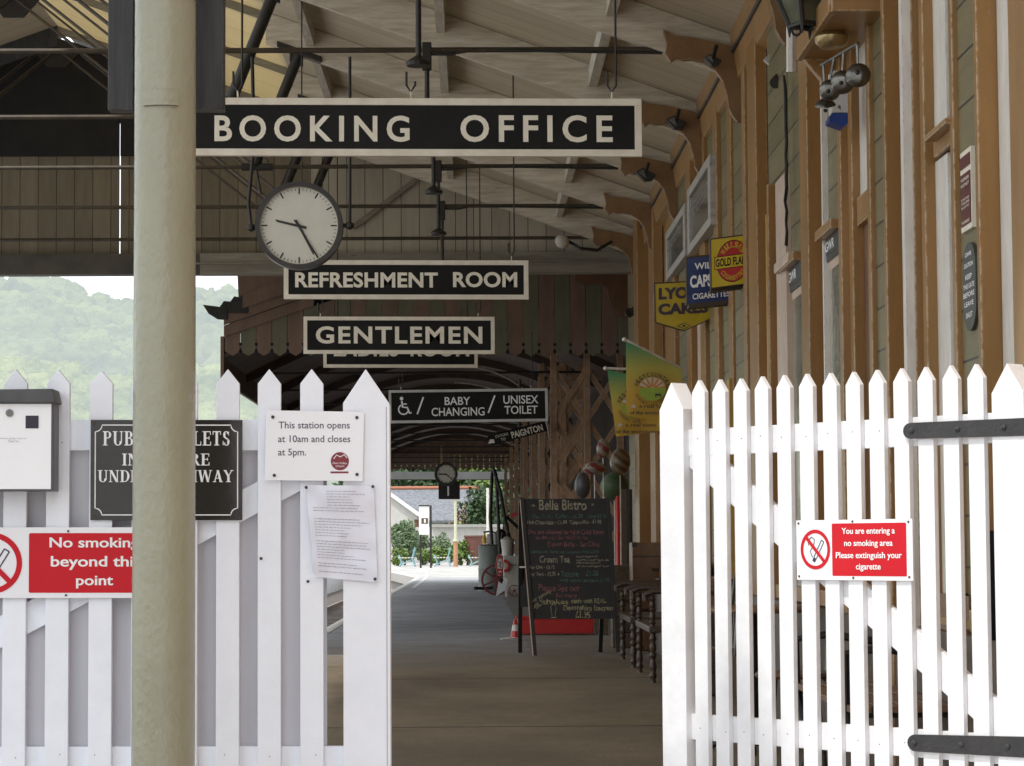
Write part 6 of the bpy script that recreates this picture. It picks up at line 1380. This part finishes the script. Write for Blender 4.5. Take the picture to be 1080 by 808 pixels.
for i, (px, Y, h, r, m_) in enumerate([(405, 230, 12.5, 5, leaf_d), (430, 236, 12.0, 5, leaf_a), (455, 228, 11.5, 4.5, leaf_d), (478, 234, 12.5, 5, leaf_d), (500, 230, 12, 5, leaf_a), (522, 238, 12.5, 5.5, leaf_d), (548, 232, 11.5, 5, leaf_d), (440, 196, 6.5, 3.4, leaf_d), (470, 192, 6.3, 3.0, leaf_d), (495, 194, 6.8, 3.4, leaf_d), (518, 190, 6.6, 3.2, leaf_d), (412, 194, 6.6, 3.2, leaf_d)]):
    far = Y > 220
    tree(px, Y, -.9, h, r, ('tall tree behind the bridge deck, ' if far else 'dark tree between bridge deck and cottage, ') + ['leftmost', 'second from left', 'third from left', 'in the middle', 'right of the middle', 'second from right', 'rightmost', 'second of its row', 'third of its row', 'fourth of its row', 'at the right end', 'at the left end'][i], 'tree', m_, 2600, .33 if far else .22, 'trees beyond the far platform')

# ================================================================== CAFE CORNER seen through the gate
def cafe_chair(x, Y, rz_, label):
    t = thing('cafe_chair', label, 'chair', (x, Y, 0), 'metal cafe chairs behind the gate'); c = Vector((x, Y, 0))
    MB().lathe((x, Y, .44), [(.18, 0), (.19, .012), (.18, .025)], 24).build('seat', mat('cafe_seat', (.13, .07, .04), rough=.4), t, smooth=True)
    for a in range(4): an = PI / 4 + a * PI / 2; MB().tube([(x + .15 * math.cos(an), Y + .15 * math.sin(an), .44), (x + .21 * math.cos(an), Y + .21 * math.sin(an), 0)], .011, 8).build('leg', steel, t, smooth=True)
    MB().tube([(x + .16, Y - .15, .42), (x + .18, Y - .17, .7), (x + .2, Y - .12, .86), (x + .2, Y, .90), (x + .2, Y + .12, .86), (x + .18, Y + .17, .7), (x + .16, Y + .15, .42)], .011, 8).build('back_hoop', steel, t, smooth=True)
    MB().tube([(x + .17, Y - .08, .44), (x + .19, Y - .09, .65), (x + .2, Y, .76), (x + .19, Y + .09, .65), (x + .17, Y + .08, .44)], .008, 8).build('inner_hoop', steel, t, smooth=True)
def cafe_table(x, Y, label):
    t = thing('cafe_table', label, 'table', (x, Y, 0), 'round cafe tables behind the gate')
    MB().lathe((x, Y, .70), [(.30, 0), (.31, .01), (.31, .022), (.30, .028)], 32).build('tabletop', wood_md, t, smooth=True); MB().lathe((x, Y, .03), [(.03, 0), (.025, .6), (.09, .67)], 12).build('pedestal', iron, t, smooth=True)
    for a in range(3): an = a * 2.1 + .4; MB().tube([(x, Y, .12), (x + .14 * math.cos(an), Y + .14 * math.sin(an), .07), (x + .26 * math.cos(an), Y + .26 * math.sin(an), .01)], .014, 8).build('foot', iron, t, smooth=True)
cafe_chair(1.28, 13.9, 0, 'metal hoop back cafe chair farthest behind the gate'); cafe_chair(1.45, 11.2, 0, 'metal hoop back cafe chair nearest behind the gate'); cafe_table(1.40, 12.5, 'round wooden topped cafe table between the two hoop back chairs')
# slatted park bench behind the gate
t = thing('platform_bench', 'slatted brown bench with black iron ends behind the gate', 'bench', (1.5, 9.9, 0))
for i in range(4): MB().box(1.36 + i * .1, 1.44 + i * .1, 9.0, 10.6, .43, .455).build('seat_slat', wood_md, t, bevel=.003)
for i in range(3): MB().box(1.775 + i * .012, 1.795 + i * .012, 9.0, 10.6, .52 + i * .12, .61 + i * .12).build('back_slat', wood_md, t, bevel=.003)
for y in (9.1, 10.5): MB().tube([(1.80, y, .86), (1.76, y, .44), (1.80, y, 0)], .018, 8).tube([(1.35, y, 0), (1.42, y, .2), (1.36, y, .43), (1.36, y, .64), (1.5, y, .66), (1.76, y, .62)], .018, 8).tube([(1.36, y, .42), (1.77, y, .42)], .016, 8).build('iron_end', iron, t, smooth=True)
# tall info board leaning on wall
for (pl, pr, pt, pb, lab) in ((1022, 1030.5, 560, 672, 'tall black timetable board with rows of white print near the right end of the gate'), (1046, 1052, 535, 678, 'narrow black timetable board at the right stile of the gate')):
    fr_, L_ = wall_fr(pl, pr, .13); zt = W(pl, pt, XW - .13).z; zb_ = W(pl, pb, XW - .13).z
    t = thing('timetable_board', lab, 'notice board', fr_.pt(L_ / 2, zb_), 'black timetable boards behind the gate'); MB(fr_).box(0, L_, zb_, zt, -.05, 0).build('board', black_p, t)
    m = MB(fr_)
    for i in range(26):
        z = zt - .03 - i * (zt - zb_ - .05) / 26; m.box(L_ * .25, L_ * (.25 + .5 * rg.random() ** .3), z - .009, z, .001, .002)
    m.build('printing', ltr_white, t)

# ================================================================== LIGHT
w = bpy.data.worlds.new("World"); sc.world = w; w.use_nodes = True; t = w.node_tree; bg = t.nodes['Background']
sk = t.nodes.new('ShaderNodeTexSky'); sk.sky_type = 'NISHITA'; sk.sun_disc = False
el = math.radians(62); az = math.radians(229)     # compass azimuth from +Y, clockwise: sun behind the camera, to the left
sk.sun_elevation = el; sk.sun_rotation = az; sk.air_density = 1.3; sk.dust_density = 4.0; sk.ozone_density = .8
tcw = t.nodes.new('ShaderNodeTexCoord'); nw = t.nodes.new('ShaderNodeTexNoise'); nw.inputs['Scale'].default_value = 2.2; nw.inputs['Detail'].default_value = 7
mpw = t.nodes.new('ShaderNodeMapping'); mpw.inputs['Scale'].default_value = (1, 1, 3.0); t.links.new(tcw.outputs['Generated'], mpw.inputs[0]); t.links.new(mpw.outputs[0], nw.inputs['Vector'])
rw = t.nodes.new('ShaderNodeValToRGB'); rw.color_ramp.elements[0].position = .30; rw.color_ramp.elements[1].position = .62; rw.color_ramp.elements[0].color = (.45, .45, .45, 1); rw.color_ramp.elements[1].color = (.95, .95, .95, 1); t.links.new(nw.outputs['Fac'], rw.inputs[0])
mw = t.nodes.new('ShaderNodeMix'); mw.data_type = 'RGBA'; t.links.new(rw.outputs[0], mw.inputs['Factor']); t.links.new(sk.outputs[0], mw.inputs['A']); mw.inputs['B'].default_value = (8.6, 8.9, 9.3, 1)
t.links.new(mw.outputs['Result'], bg.inputs[0]); bg.inputs[1].default_value = .20
sd = bpy.data.lights.new('sun', 'SUN'); sd.energy = 2.7; sd.angle = math.radians(2.0); sd.color = (1, .965, .90); so = bpy.data.objects.new('sun', sd); COL.objects.link(so)
dv = Vector((math.sin(az) * math.cos(el), math.cos(az) * math.cos(el), math.sin(el))); so.rotation_euler = dv.to_track_quat('Z', 'Y').to_euler()
sc.view_settings.view_transform = 'Standard'; sc.view_settings.look = 'None'; sc.view_settings.exposure = 0
sc.render.engine = 'CYCLES'; sc.cycles.max_bounces = 8; sc.cycles.diffuse_bounces = 6; sc.cycles.use_denoising = True
